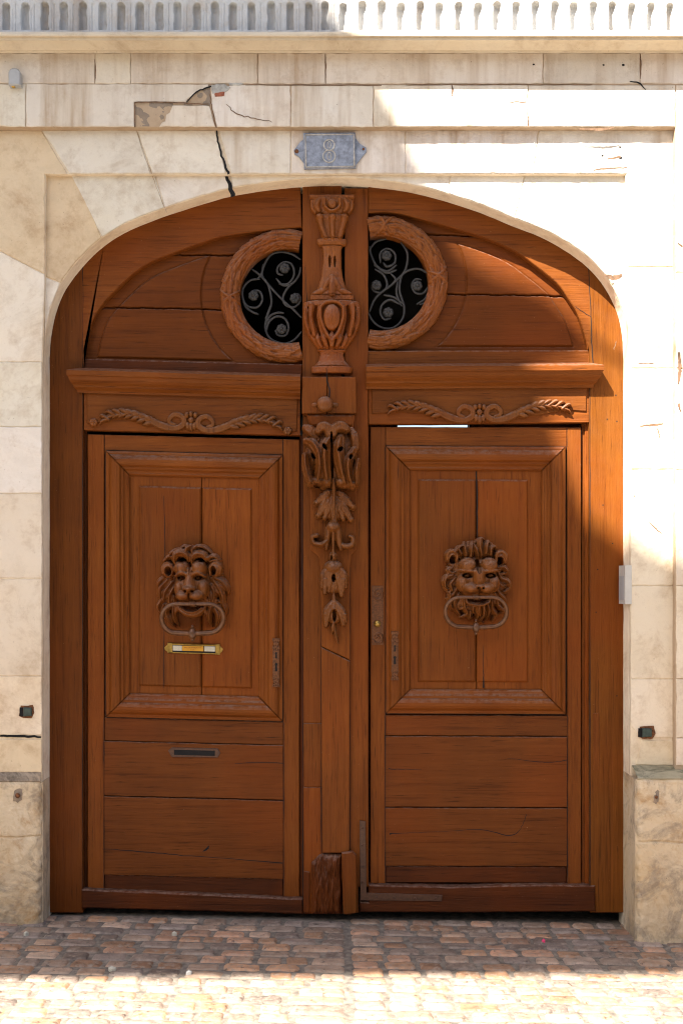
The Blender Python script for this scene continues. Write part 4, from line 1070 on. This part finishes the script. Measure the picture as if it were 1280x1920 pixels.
split(leafR, [(1078, 574, .3), (1094, 586, .5), (1107, 593, .5)], -0.0006)
split(leafL, [(572, 500, .3), (575, 560, .5), (573, 600, .3)], -0.0008)

for (px, py) in ((1154, 741, ), (1138, 786), (1156, 790), (1130, 947), (1148, 1019), (1120, 1068), (1117, 1148), (1156, 1305)):
    split(leafR, [(px - 1.2, py, .6), (px, py, 1.3), (px + 1.2, py, .6)], -0.0008)

# rebates of the leaves that the wickets shut against
bod(leafL, "rebate", OLD_V, lambda m: (slab(m, [(145, 800), (158.5, 800), (158.5, 1680), (145, 1680)], 0.05, 0.09), slab(m, [(158.5, 806), (163, 806), (163, 1680), (158.5, 1680)], 0.046, 0.09, ch=.001)))
bod(leafL, "rebate", OLD_V, lambda m: slab(m, [(562, 815), (575, 815), (575, 1700), (562, 1700)], 0.046, 0.09, ch=.001))
bod(leafR, "rebate", WV, lambda m: (slab(m, [(1090, 790), (1112, 790), (1112, 1675), (1090, 1675)], 0.050, 0.10, ch=.001), slab(m, [(1096, 790), (1112, 790), (1112, 1675), (1096, 1675)], 0.036, 0.10, ch=.004)))
bod(leafR, "rebate", OLD_V, lambda m: slab(m, [(680, 800), (691.5, 800), (691.5, 1675), (680, 1675)], 0.046, 0.09, ch=.001))
bod(leafR, "rebate", OLD_H, lambda m: slab(m, [(688, 780), (745, 780), (745, 806), (688, 806)], 0.085, 0.10, ch=.001))
bod(leafR, "rebate", OLD_H, lambda m: (slab(m, [(882, 780), (1112, 780), (1112, 806), (882, 806)], 0.085, 0.10, ch=.001)))

# --- letter slot, name plate
def slot(m):
    slab(m, [(315, 1408), (322, 1402), (408, 1404), (413, 1412), (408, 1421), (322, 1420)], YW - .012, YW - .004, ch=.002, seg=.03, jit=.0002)
sl_ = bod(wkL, "letter_slot", PAINTED_IRON, slot)
bod(sl_, "slot_opening", BLACK, lambda m: slab(m, [(326, 1406), (403, 1408), (403, 1418), (326, 1416)], YW - .0125, YW - .008, ch=.0006, seg=0))
def plate(m):
    y = YW + .002
    slab(m, [(318, 1207), (408, 1210), (408, 1227), (318, 1224)], y - .006, y + .003, ch=.001, seg=0)
    for a, b, c, d in ((316, 1206, 410, 1209.5), (316, 1222.5, 410, 1227.5), (314, 1205.5, 323, 1225), (404, 1208, 412, 1228)):
        slab(m, [(a, b), (c, b + .03 * (c - a)), (c, d), (a, d - .03 * (c - a))], y - .011, y, ch=.001, seg=0)
    slab(m, [(308, 1214), (315, 1208), (315, 1223), (309, 1219)], y - .005, y + .003, ch=.001, seg=0)
    slab(m, [(418, 1217), (411, 1210), (411, 1227), (417, 1221)], y - .005, y + .003, ch=.001, seg=0)
npl = bod(wkL, "name_plate", BRASS, plate, "small polished brass name holder with yellow strip")
bod(npl, "card", WHITE_P, lambda m: slab(m, [(324, 1210.5), (341, 1211), (341, 1220.5), (324, 1220)], YW - .0075, YW - .003, ch=.0003, seg=0))
bod(npl, "card", WHITE_P, lambda m: (slab(m, [(383, 1212), (403, 1212.5), (403, 1222), (383, 1221.5)], YW - .0075, YW - .003, ch=.0003, seg=0)))
bod(npl, "recess", BLACK, lambda m: slab(m, [(323.5, 1209.5), (404, 1212), (404, 1225), (323.5, 1222.5)], YW - .0068, YW - .003, ch=.0003, seg=0))
bod(npl, "yellow_card", YELLOW, lambda m: slab(m, [(341.5, 1211), (381.5, 1212), (381.5, 1221.5), (341.5, 1220.5)], YW - .0078, YW - .003, ch=.0003, seg=0))
def text_mesh(txt, size, px, py, y, name, mat, parent, ext=0.0004, sx=1.0):
    cu = bpy.data.curves.new(name, 'FONT'); cu.body = txt; cu.size = size; cu.align_x = 'CENTER'; cu.extrude = ext
    o = bpy.data.objects.new("tmp", cu); C.objects.link(o)
    dg = bpy.context.evaluated_depsgraph_get(); me = bpy.data.meshes.new_from_object(o.evaluated_get(dg))
    C.objects.unlink(o); bpy.data.objects.remove(o)
    c = P(px, py, y); off = ORIG[parent.name]
    for vv in me.vertices: vv.co = Vector((c[0] + vv.co.x * sx, y - vv.co.z, c[2] + vv.co.y)) - off
    me.materials.clear(); me.materials.append(mat)
    q = bpy.data.objects.new(name, me); C.objects.link(q); q.parent = parent; ORIG[q.name] = off; return q
text_mesh("PAS DE PUBLICITE", 0.0098, 361, 1215.8, YW - .0082, "lettering", INK, npl, sx=1.05)
text_mesh("S.V.P.", 0.0085, 361, 1220, YW - .0082, "lettering", INK, npl)

# --- lock furniture
def keyplate(m, x, y, y0, hole):
    r = Relief((x - 8, y - 52, x + 8, y + 50), .5)
    inside = (np.abs(r.X - x) < 6.2 - 1.2 * np.cos((r.Y - y) * .35) * (np.abs(r.Y - y) > 26)) & (np.abs(r.Y - y) < 46)
    r.H = np.where(inside, 2.2 + 1.1 * np.sqrt(np.maximum(0, 1 - ((r.X - x) / 7) ** 2)), 0)
    for dy in (-40, -33, -26, 30, 37, 42):
        for dx in (-3.6, 0, 3.6): r.ell(x + dx, y + dy + abs(dx) * .4, 1.1, 1.7, 1.8, 0, mode='sub')
    r.mesh(m, y0)
def keyhole(m, x, y, y0, s):
    pts = [(x + s * 2.6 * math.cos(a), y - s * 2.6 * math.sin(a)) for a in [math.radians(d) for d in range(-55, 236, 22)]] + [(x - s * 2.2, y + s * 13), (x + s * 2.2, y + s * 13)]
    slab(m, pts, y0, y0 + .004, ch=.0002, seg=0)
for root, x, y in ((wkL, 517.5, 1243), (wkR, 740, 1230)):
    k = bod(root, "key_plate", KEYPLATE, lambda m: keyplate(m, x, y, YW - .0395, 0))
    bod(k, "keyhole", BLACK, lambda m: keyhole(m, x, y - 18, YW - .0492, .75)); bod(k, "keyhole", BLACK, lambda m: keyhole(m, x, y + 3, YW - .0492, 1.0))
def lock(m):
    r = Relief((694, 1092, 722, 1216), .6)
    inside = (np.abs(r.X - 707.5) < 11.5) & (np.abs(r.Y - 1154) < 56)
    r.H = np.where(inside, 1.2, 0)
    for yy, q in ((1114, 1), (1196, -1)):
        r.stroke([(711, yy, 1.6), (707, yy + 3 * q, 1.8), (704, yy, 1.8), (705, yy - 6, 1.8), (711, yy - 8, 1.8), (716, yy - 2, 1.8), (715, yy + 7, 1.8), (706, yy + 10, 1.8), (699, yy + 4, 1.6)], 2.6, 1)
    r.mesh(m, YW)
lk = bod(wkR, "lock_plate", KEYPLATE, lock)
bod(lk, "lock_cylinder", BRASS, lambda m: (tube(m, [P(707, 1170, YW + .002), P(707, 1170, YW - .010)], .017, 20), tube(m, [P(708, 1170, YW - .008), P(708, 1170, YW - .016)], .0085, 16)))

# --- lions
def lion_left():
    k = 6.737
    r = Relief((120, 140, 1130, 1230), 4.4, (270, 1000, k)); r.gain = 1.5
    # mane mass
    r.ell(620, 600, 400, 440, 70, 10, p=.35)
    def lk(p, h=110, b=30, rd=2): r.stroke(p, h, b, ridges=rd)
    rnd = random.Random(4)
    for q in range(70):
        a = math.radians(rnd.uniform(-60, 240)); ca_, sa_ = math.cos(a), -math.sin(a)
        R0, R1 = rnd.uniform(.62, .8), rnd.uniform(.88, 1.05); cx_, cy_ = 615 + 390 * ca_, 620 + 430 * sa_
        p0 = (615 + 390 * R0 * ca_, 620 + 430 * R0 * sa_); p1 = (615 + 390 * R1 * ca_ + rnd.uniform(-30, 30), 620 + 430 * R1 * sa_ + rnd.uniform(10, 90))
        lk([(p0[0], p0[1], 22), ((p0[0] + p1[0]) / 2 + 26 * rnd.choice((-1, 1)), (p0[1] + p1[1]) / 2, 26), (p1[0], p1[1], 8)], 60, 62, 1)
    # long side locks, hanging
    for p in ([(285, 555, 40), (215, 620, 48), (180, 720, 14)], [(320, 590, 46), (230, 690, 52), (222, 790, 44), (240, 860, 12)], [(370, 620, 40), (290, 740, 50), (262, 850, 44), (205, 930, 14)],
              [(400, 680, 40), (345, 790, 44), (340, 900, 40), (300, 1000, 20)], [(250, 840, 40), (200, 920, 36), (215, 1000, 14)], [(310, 900, 40), (300, 1020, 46), (345, 1110, 36), (395, 1180, 10)],
              [(390, 930, 36), (395, 1060, 40), (450, 1170, 10)], [(270, 900, 36), (255, 1010, 36), (310, 1100, 14)],
              [(910, 560, 44), (1000, 610, 50), (1062, 700, 40), (1072, 775, 10)], [(890, 590, 46), (960, 690, 52), (1000, 800, 46), (960, 890, 14)], [(860, 650, 40), (905, 760, 46), (885, 870, 40), (860, 960, 20)],
              [(1010, 780, 36), (1010, 880, 40), (1042, 970, 32), (1030, 1050, 10)], [(860, 930, 40), (838, 1050, 42), (862, 1175, 12)], [(910, 940, 42), (950, 1050, 46), (905, 1185, 12)], [(960, 930, 36), (975, 1060, 36), (930, 1170, 12)],
              [(830, 760, 34), (850, 870, 36), (830, 960, 18)], [(400, 800, 34), (410, 900, 30), (430, 960, 12)]): lk(p)
    # crown locks
    for p in ([(330, 300, 40), (400, 240, 44), (480, 245, 30)], [(285, 350, 36), (345, 300, 46), (410, 320, 34)], [(470, 215, 34), (545, 175, 40), (612, 235, 26)], [(620, 240, 34), (690, 180, 44), (780, 190, 40), (868, 262, 20)],
              [(830, 320, 40), (900, 300, 46), (962, 345, 26)], [(850, 360, 36), (930, 345, 34), (985, 400, 18)], [(350, 260, 30), (420, 215, 30), (500, 200, 24)]): lk(p, 120, 50)
    # face
    r.ell(612, 640, 205, 300, 150, 60, p=.6)
    for sx, cx in ((-1, 505), (1, 718)):
        r.ell(cx, 445, 98, 104, 120, 130, mode='smax', k=30)
        r.stroke([(612 + sx * 45, 520, 24), (612 + sx * 105, 500, 32), (612 + sx * 175, 540, 18)], 70, 190, mode='smax')
    r.stroke([(612, 470, 40), (608, 560, 58), (604, 640, 74), (606, 705, 84)], 140, 150, mode='smax', k=50); r.stroke([(612, 380, 8), (611, 450, 10), (610, 520, 5)], 40, 0, mode='sub')
    r.ell(480, 700, 74, 130, 110, 110, mode='smax', k=40); r.ell(765, 700, 78, 140, 110, 110, mode='smax', k=40)
    r.ell(535, 790, 106, 76, 150, 150, mode='smax'); r.ell(690, 790, 108, 76, 150, 150, mode='smax')
    r.ell(606, 705, 86, 58, 160, 190, mode='smax')
    # arched forelocks over the brow
    lk([(430, 390, 22), (415, 330, 40), (450, 265, 50), (530, 255, 52), (585, 300, 44), (590, 350, 24)], 120, 130); lk([(640, 390, 24), (640, 320, 44), (690, 268, 52), (770, 275, 50), (815, 320, 40), (860, 300, 20)], 120, 130)
    lk([(560, 250, 30), (575, 200, 36), (620, 170, 22)], 110, 110); lk([(650, 270, 34), (640, 220, 36), (690, 170, 24)], 110, 110)
    for e in ((505, 348, 36, 24, 0), (742, 345, 34, 24, 0)): r.ell(*e[:4], 150, 0, e[4], mode='sub')
    # ears
    for cx, cy in ((328, 460), (918, 455)):
        r.ell(cx, cy, 92, 104, 130, 60, p=.4); r.ell(cx + (8 if cx < 600 else -26), cy + 22, 40, 56, 140, 0, mode='sub')
        r.stroke([(cx - 60, cy + 60, 20), (cx - 66, cy - 20, 26), (cx, cy - 76, 28), (cx + 66, cy - 20, 26), (cx + 56, cy + 60, 18)], 60, 110)
    # eyes, nostrils, mouth line
    for cx in (500, 702):
        r.ell(cx, 566, 54, 28, 100, 0, mode='sub'); r.ell(cx, 568, 32, 16, 34, 120)
    for cx in (570, 648): r.ell(cx, 728, 22, 17, 90, 0, 20 if cx < 600 else -20, mode='sub')
    r.stroke([(608, 750, 7), (607, 800, 8), (607, 850, 9)], 70, 0, mode='sub')
    r.ell(612, 905, 185, 50, 400, 0, mode='sub')
    r.H[(np.abs(r.X - 612) < 150) & (r.Y > 900) & (r.Y < 1100)] *= .12
    r.stroke([(445, 880, 22), (470, 960, 34), (540, 1010, 44), (620, 1026, 48), (700, 1010, 44), (770, 950, 34), (800, 870, 22)], 120, 30)
    r.stroke([(490, 945, 16), (560, 985, 20), (620, 995, 22), (690, 980, 20), (745, 940, 16)], 100, 70)
    r.H = np.maximum(r.H, 0)
    fin = np.zeros_like(r.H)
    r.blur(1)
    mb = MB(); r.mesh(mb, YW + .005, eps=.5); return mb.build("lion_knocker", CARVE, wkL, recalc=False, label="carved wooden lion head with smooth forehead and drooping mane")
def lion_right():
    r = Relief((170, 170, 1130, 1370), 4.6, (800, 980, 7.11)); r.gain = 1.5
    r.ell(650, 720, 400, 480, 70, 10, p=.35)
    def lk(p, h=120, b=30, rd=2): r.stroke(p, h, b, ridges=rd)
    rnd = random.Random(9)
    for q in range(80):
        a = math.radians(rnd.uniform(-100, 280)); ca_, sa_ = math.cos(a), -math.sin(a)
        R0, R1 = rnd.uniform(.6, .8), rnd.uniform(.9, 1.06); e = rnd.choice((-1, 1)) * 30
        p0 = (650 + 390 * R0 * ca_, 730 + 470 * R0 * sa_); p1 = (650 + 390 * R1 * ca_, 730 + 470 * R1 * sa_)
        lk([(p0[0], p0[1], 22), ((p0[0] + p1[0]) / 2 + e, (p0[1] + p1[1]) / 2 + 10, 28), (p1[0], p1[1], 20), (p1[0] - e, p1[1] - 16, 10)], 60, 62, 1)
    for p in ([(330, 600, 36), (280, 640, 44), (330, 680, 40), (390, 640, 26)], [(330, 700, 44), (245, 740, 46), (225, 830, 44), (262, 890, 30), (300, 850, 20)], [(360, 740, 40), (300, 820, 46), (320, 900, 40), (270, 970, 16)],
              [(390, 860, 40), (330, 960, 44), (260, 1010, 18)], [(300, 950, 30), (290, 1060, 30), (330, 1150, 26), (310, 1110, 16)], [(400, 960, 40), (350, 1060, 44), (370, 1140, 36), (430, 1230, 16)],
              [(470, 1020, 40), (490, 1130, 46), (520, 1210, 40), (440, 1260, 20)], [(560, 1180, 40), (560, 1260, 34), (600, 1250, 16)], [(640, 1150, 44), (660, 1250, 36), (650, 1310, 14)], [(720, 1120, 40), (740, 1220, 40), (700, 1300, 24), (740, 1330, 14)],
              [(790, 1080, 40), (810, 1180, 44), (780, 1280, 24)], [(850, 1040, 40), (850, 1140, 44), (900, 1220, 40), (860, 1300, 18)], [(910, 1010, 36), (930, 1100, 40), (1000, 1180, 30), (960, 1200, 14)],
              [(920, 600, 40), (1000, 600, 44), (1050, 660, 36), (1000, 690, 20)], [(920, 640, 40), (960, 740, 46), (1050, 780, 44), (1080, 860, 40), (1020, 920, 34), (970, 900, 18)], [(910, 740, 36), (960, 830, 44), (1020, 860, 30)],
              [(900, 860, 40), (950, 950, 44), (1020, 1020, 30), (1040, 1080, 14)], [(880, 940, 36), (930, 1030, 36), (1000, 1090, 18)]): lk(p)
    for p in ([(430, 420, 36), (400, 350, 34), (440, 320, 22)], [(500, 440, 40), (480, 340, 40), (485, 265, 14)], [(560, 460, 40), (570, 350, 46), (590, 260, 18)], [(660, 490, 30), (640, 380, 44), (600, 290, 24)], [(700, 440, 40), (680, 320, 44), (700, 225, 30), (740, 230, 14)],
              [(760, 420, 40), (770, 320, 40), (800, 270, 26), (820, 300, 12)], [(820, 430, 40), (830, 350, 40), (880, 330, 30), (890, 370, 14)], [(350, 400, 30), (420, 330, 26), (480, 310, 16)]): lk(p, 130, 70)
    # face
    r.ell(650, 740, 280, 290, 150, 70, p=.6)
    for sx in (-1, 1):
        r.ell(655 + sx * 140, 580, 118, 112, 130, 150, mode='smax'); r.stroke([(655 + sx * 40, 655, 26), (655 + sx * 130, 650, 34), (655 + sx * 240, 640, 20)], 80, 190, mode='smax')
        r.ell(655 + sx * 200, 810, 90, 120, 110, 120, mode='smax', k=40)
        r.ell(655 + sx * 95, 880, 120, 84, 150, 150, mode='smax', k=40)
    r.stroke([(655, 680, 90), (660, 770, 84), (665, 850, 60)], 150, 160, mode='smax', k=40); r.ell(668, 858, 70, 44, 160, 180, mode='smax')
    r.stroke([(640, 520, 30), (650, 600, 34), (652, 660, 26)], 110, 0, mode='sub')
    for cx in (515, 815):
        r.ell(cx, 708, 72, 38, 110, 0, mode='sub'); r.ell(cx, 710, 46, 24, 40, 135)
    for cx in (640, 698): r.ell(cx, 872, 17, 14, 80, 0, mode='sub')
    r.stroke([(668, 890, 6), (668, 930, 7), (668, 960, 8)], 70, 0, mode='sub')
    # ears
    for cx, cy in ((320, 450), (960, 465)):
        r.ell(cx, cy, 92, 92, 110, 60, p=.4); r.ell(cx + (10 if cx < 600 else -14), cy + 46, 46, 56, 190, 0, mode='sub'); r.stroke([(cx - 64, cy + 50, 24), (cx - 60, cy - 30, 32), (cx, cy - 68, 34), (cx + 60, cy - 20, 32), (cx + 58, cy + 60, 22)], 70, 110)
    # mouth and chin tuft
    r.ell(655, 1010, 160, 48, 400, 0, mode='sub')
    r.stroke([(500, 1010, 22), (520, 1070, 26), (600, 1090, 30), (660, 1100, 34), (730, 1090, 30), (800, 1060, 26), (815, 1000, 20)], 130, 60)
    r.stroke([(660, 1100, 44), (665, 1170, 40), (690, 1240, 14)], 120, 90, ridges=2); r.stroke([(600, 1110, 30), (590, 1170, 26), (620, 1220, 10)], 110, 60); r.stroke([(730, 1110, 30), (740, 1180, 26), (710, 1230, 10)], 110, 60)
    r.H = np.maximum(r.H, 0); r.chisel()
    mb = MB(); r.mesh(mb, YW + .005, eps=.5); return mb.build("lion_knocker", CARVE, wkR, recalc=False, label="carved wooden lion head with heavy brows and curled mane")
def ring(lion, cx, cyt, cyb, hw, rad, y0, y1, kx):
    """stadium handle held in the mouth; y0 depth at the top, y1 at the foot"""
    mb = MB(); pts = []
    rr = (cyb - cyt) / 2; xm_ = hw - rr; cy = (cyt + cyb) / 2
    def dep(py): return y0 + (y1 - y0) * (py - cyt) / (cyb - cyt)
    arc = [(cx + xm_ + rr * math.cos(a), cy - rr * math.sin(a)) for a in np.linspace(math.pi / 2, -math.pi / 2, 22)]
    arc += [(cx + (xm_ - 2 * xm_ * t), cyb + 1.2 * math.sin(math.pi * t)) for t in np.linspace(.1, .9, 8)]
    arc += [(cx - xm_ + rr * math.cos(a), cy - rr * math.sin(a)) for a in np.linspace(-math.pi / 2, -3 * math.pi / 2, 22)]
    arc += [(cx + (-xm_ + 2 * xm_ * t), cyt) for t in np.linspace(.1, .9, 8)]
    rs = [rad * (0.85 + .3 * (p[1] - cyt) / (cyb - cyt)) for p in arc]
    tube(mb, [P(p[0], p[1], dep(p[1])) for p in arc], rs, 12, closed=True)
    c = P(cx, cyb + 1.5, y1); ellipsoid(mb, c, (rad * 1.7, rad * 1.9, rad * 2.7))
    ellipsoid(mb, P(cx, cyb + 12, y1), (rad * .8, rad * .9, rad * 1.1), 14, 8)
    ellipsoid(mb, P(cx, cyb - 10.5, y1), (rad * .55, rad * .6, rad * 1.0), 14, 8)
    for q in range(4):
        d = (q - 1.5) * 2.6; tube(mb, [P(cx + d - 1.4, cyt - 4.6, y0 - .002), P(cx + d, cyt, y0 - rad * 1.5), P(cx + d + 1.4, cyt + 4.6, y0 - .002)], rad * .45, 8)
    return mb.build("ring_handle", BRONZE, lion, recalc=False)
l1 = lion_left(); ring(l1, 360.8, 1132.5, 1186.5, 58, .0118, -0.118, -0.05, 0)
l2 = lion_right(); ring(l2, 892, 1120, 1175, 57.5, .0104, -0.118, -0.05, 0)

# ================================================================== SMALL THINGS ON THE WALL
sg = thing("house_number", "grey zinc house number plate reading 8 fixed above the arch", "sign", P(617, 281, YB))
yp = YB - 0.002
def plt(m):
    slab(m, [(568, 248), (666, 247), (667, 314), (570, 316)], yp - .014, yp + .004, ch=.003, seg=.05, jit=.0003)
    slab(m, [(569, 260), (562, 266), (551, 281), (552, 288), (560, 293), (570, 306)], yp - .006, yp + .004, ch=.001, seg=.03, jit=.0004)
    slab(m, [(666, 258), (674, 268), (686, 276), (687, 284), (680, 292), (666, 310)], yp - .006, yp + .004, ch=.001, seg=.03, jit=.0004)
bod(sg, "plate", ZINC, plt)
def brd(m):
    q = [(572.5, 252), (663, 251), (664, 311), (573.5, 312.5)]
    for a, b in zip(q, q[1:] + q[:1]): tube(m, [P(*a, yp - .0145), P(*b, yp - .0145)], .0034, 8)
bod(sg, "border", ZINC_L, brd)
def eight(m):
    for cy, r_ in ((271, 10), (292, 11.5)):
        tube(m, [P(617 + r_ * math.cos(a), cy - r_ * 1.0 * math.sin(a), yp - .0148) for a in np.linspace(0, 2 * math.pi, 33)[:-1]], .0036, 8, closed=True)
        tube(m, [P(617 + r_ * .30 * math.cos(a), cy - r_ * .62 * math.sin(a), yp - .0148) for a in np.linspace(0, 2 * math.pi, 25)[:-1]], .0022, 8, closed=True)
bod(sg, "number", ZINC_L, eight)
for sx_, sz_, sr_ in ((556, 283, .010), (681, 279, .006)): bod(sg, "screw", RUST, lambda m: ellipsoid(m, P(sx_, sz_, yp - .006), (sr_, .007, sr_)))

jb = thing("sensor_box", "small grey box with rounded top on the upper wall", "sensor box", P(26, 160, YA))
bod(jb, "case", GREY_P, lambda m: slab(m, [(15.5, 158), (15.5, 134), (18, 129), (22, 126.5), (30, 126.5), (35, 129), (37.5, 134), (37.5, 158)], YA - .045, YA + .002, ch=.005, seg=0))
bod(jb, "nozzle", BRASS, lambda m: tube(m, [P(25, 157, YA - .02), P(25.5, 161, YA - .02), P(26, 164, YA - .02)], [.012, .012, .006], 12))

xi = X(1168)
ic = thing("intercom", "slim pale intercom panel mounted on the right stone jamb", "intercom", (xi, -0.1, Z(1132)))
def icm(m):
    v = [(xi - .026, -.150), (xi + .004, -.156), (xi + .004, -.02), (xi - .026, -.02)]
    z0_, z1_ = Z(1133, -.15), Z(1060, -.15)
    m.add([(a, b, z) for z in (z0_, z1_) for a, b in v], [[0, 1, 2, 3], [4, 7, 6, 5], [0, 4, 5, 1], [1, 5, 6, 2], [2, 6, 7, 3], [3, 7, 4, 0]], 0)
bod(ic, "case", PALE_P, icm)
bod(ic, "speaker_panel", GREY_P, lambda m: slab(m, [(xi - .0285, Z(1080, -.15)), (xi - .0245, Z(1080, -.15)), (xi - .0245, Z(1125, -.15)), (xi - .0285, Z(1125, -.15))], -.13, -.03, ch=.001, seg=0, world=True))

def bracket(px, py, y, label, w=19):
    t = thing("iron_socket", label, "iron socket", P(px, py, y), "green iron sockets in the door jambs")
    bod(t, "socket", GREEN, lambda m: (slab(m, [(px - w * .25, py - 8), (px + w * .55, py - 7), (px + w * .55, py + 8), (px - w * .25, py + 9)], y - .02, y + .003, ch=.004, seg=0)))
    bod(t, "hole", BLACK, lambda m: slab(m, [(px - w * .6, py - 8), (px - w * .26, py - 8), (px - w * .26, py + 9), (px - w * .6, py + 8)], y - .006, y + .003, ch=.001, seg=.01, jit=.0006))
    bod(t, "rust_rim", RUST, lambda m: slab(m, [(px - w * .5, py - 11), (px + w * .7, py - 13), (px + w * .85, py + 2), (px + w * .6, py + 12), (px - w * .2, py + 12), (px - w * .66, py + 8)], y - .0035, y + .003, ch=.001, seg=.012, jit=.0012))
bracket(48, 1335, YB, "dark green iron socket let into the left jamb stone")
bracket(1210, 1374, YB, "dark green iron socket in the chipped right jamb stone", 22)
def pin(px, py, y, label, s):
    t = thing("rusty_pin", label, "iron pin", P(px, py, y), "rusty pins in the plinth stones")
    bod(t, "stub", RUST, lambda m: tube(m, [P(px, py, y + .01), P(px, py - 1, y - .012), P(px + 1, py - 2, y - .02)], [.011 * s, .012 * s, .008 * s], 10))
    bod(t, "stain_ring", BROKEN, lambda m: slab(m, [(px - 9 * s, py + 9), (px - 7 * s, py - 10), (px + 3, py - 15), (px + 9 * s, py - 12), (px + 7 * s, py + 8), (px, py + 13)], y - .002, y + .004, ch=.001, seg=.01, jit=.0014))
pin(33, 1493, -0.176, "rust brown pin in the stained left plinth block", 1.0)
pin(1230, 1496, -0.285, "rust brown pin in the yellowed right plinth block", .6)

# ---- scraps on the setts
def scrap(px, py, w, h, label, mat, catg, ang=0.3):
    # find the ground point seen at this pixel
    zz = -0.03; d = D
    for _ in range(4):
        yy = -D + (CZ - zz) / ((py - PCY) * S / D); xx = CX + (px - PCX) * S * (D + yy) / D; zz = gz(xx, yy) + 0.015
    mb = MB(); n = 9
    pts = [(xx + w * math.cos(a) * random.uniform(.7, 1.1), yy + h * math.sin(a) * random.uniform(.7, 1.1)) for a in np.linspace(0, 2 * math.pi, n + 1)[:-1]]
    v = [(p[0], p[1], zz + random.uniform(-.002, .003)) for p in pts] + [(xx, yy, zz + .009)] + [(p[0], p[1], zz - .012) for p in pts]
    f = [[i, (i + 1) % n, n] for i in range(n)] + [[i, n + 1 + i, n + 1 + (i + 1) % n, (i + 1) % n] for i in range(n)]
    mb.add(v, f, 0); o = mb.build("litter" if catg == "litter" else "pebble", mat, None)
    me = o.data
    for vv in me.vertices: vv.co -= Vector((xx, yy, zz))
    o.location = (xx, yy, zz); tag(o, label, catg)
scrap(49, 1750, .012, .012, "small white scrap by the left plinth foot", WHITE_P, "litter")
scrap(210, 1816, .02, .012, "pale flat scrap on the setts near the sunlit edge, left", WHITE_P, "litter")
scrap(327, 1750, .012, .008, "tiny pale scrap on the setts below the left wicket door", WHITE_P, "litter")
scrap(354, 1823, .013, .012, "round pale pebble touching the edge of the sunlit strip", PATCH, "pebble")
scrap(1019, 1764, .009, .009, "pink dab of paper on a sett right of centre", PINK, "litter")

# ================================================================== WHAT SHADES THE STREET (behind the viewer)
T = 9.0
def cast(px, py): 
    x, z = wp(px, py, -0.2); return (x - SM * T, z + SK * T)
blocker = thing("shadow_blocker", "added unseen shadow blocker behind the viewer, its outline cut to the shade", "shadow blocker", (0, -0.2 - T, 0))  # added out of view, silhouette shaped to give the wanted shade
top = [(-2600, -1350), (-270, -1350), (600, 0), (715, 160), (805, 330), (828, 352), (905, 378), (965, 404), (1040, 468), (1040, 545), (948, 572), (1000, 720), (1059, 865), (1122, 905), (1182, 985), (1280, 1040), (1600, 1215), (2600, 1300)]
zl = -1.05; zr = -0.74
poly = [cast(*p) for p in top]
xl_, xr_ = poly[0][0], poly[-1][0]
zb = lambda x: SK * T + (zl + zr) / 2 + (zr - zl) * ((x + SM * T) / 3.32)
poly += [(xr_, zb(2.0 - SM * T)), (2.0 - SM * T, zb(2.0 - SM * T)), (-2.0 - SM * T, zb(-2.0 - SM * T)), (xl_, zb(-2.0 - SM * T))]
bod(blocker, "blocker_panel", STONE, lambda m: slab(m, poly, -0.2 - T - .02, -0.2 - T, ch=.002, seg=0, world=True))
for xp in (xl_, xr_ - 1):
    bod(blocker, "blocker_leg", STONE, lambda m: slab(m, [(xp, -.4), (xp + 1, -.4), (xp + 1, min(zb(-2 - SM * T), zb(2 - SM * T)) - .01), (xp, min(zb(-2 - SM * T), zb(2 - SM * T)) - .01)], -10, -9, seg=0, world=True))
oh = thing("opposite_house", "long low terrace house with shuttered windows across the street behind the viewer", "house", (0, -11, 0))
bod(oh, "wall", STONE, lambda m: slab(m, [(-24, -.4), (24, -.4), (24, 6.4), (-24, 6.4)], -11.6, -11.0, seg=0, world=True))
for q in range(12):
    bod(oh, "shutter", GREEN, lambda m: slab(m, [(-22 + 4 * q, 1.0), (-20.8 + 4 * q, 1.0), (-20.8 + 4 * q, 2.6), (-22 + 4 * q, 2.6)], -10.999, -10.94, seg=0, world=True))
# overhead cable from the wall to the unseen shadow blocker
pa = Vector(P(2000, 1155, YA)); xq, zq = wp(900, 405, -0.2); tq = 8.0
pbv = Vector((xq - SM * tq, -0.2 - tq, zq + SK * tq)); far = pa + (pbv - pa) * 1.1
cbm = MB(); tube(cbm, [pa, pa.lerp(far, .5), far], .018, 8)
cbo = cbm.build("overhead_cable", IRON, None, recalc=False); tag(cbo, "black overhead cable running out from the wall beyond the right edge", "cable")
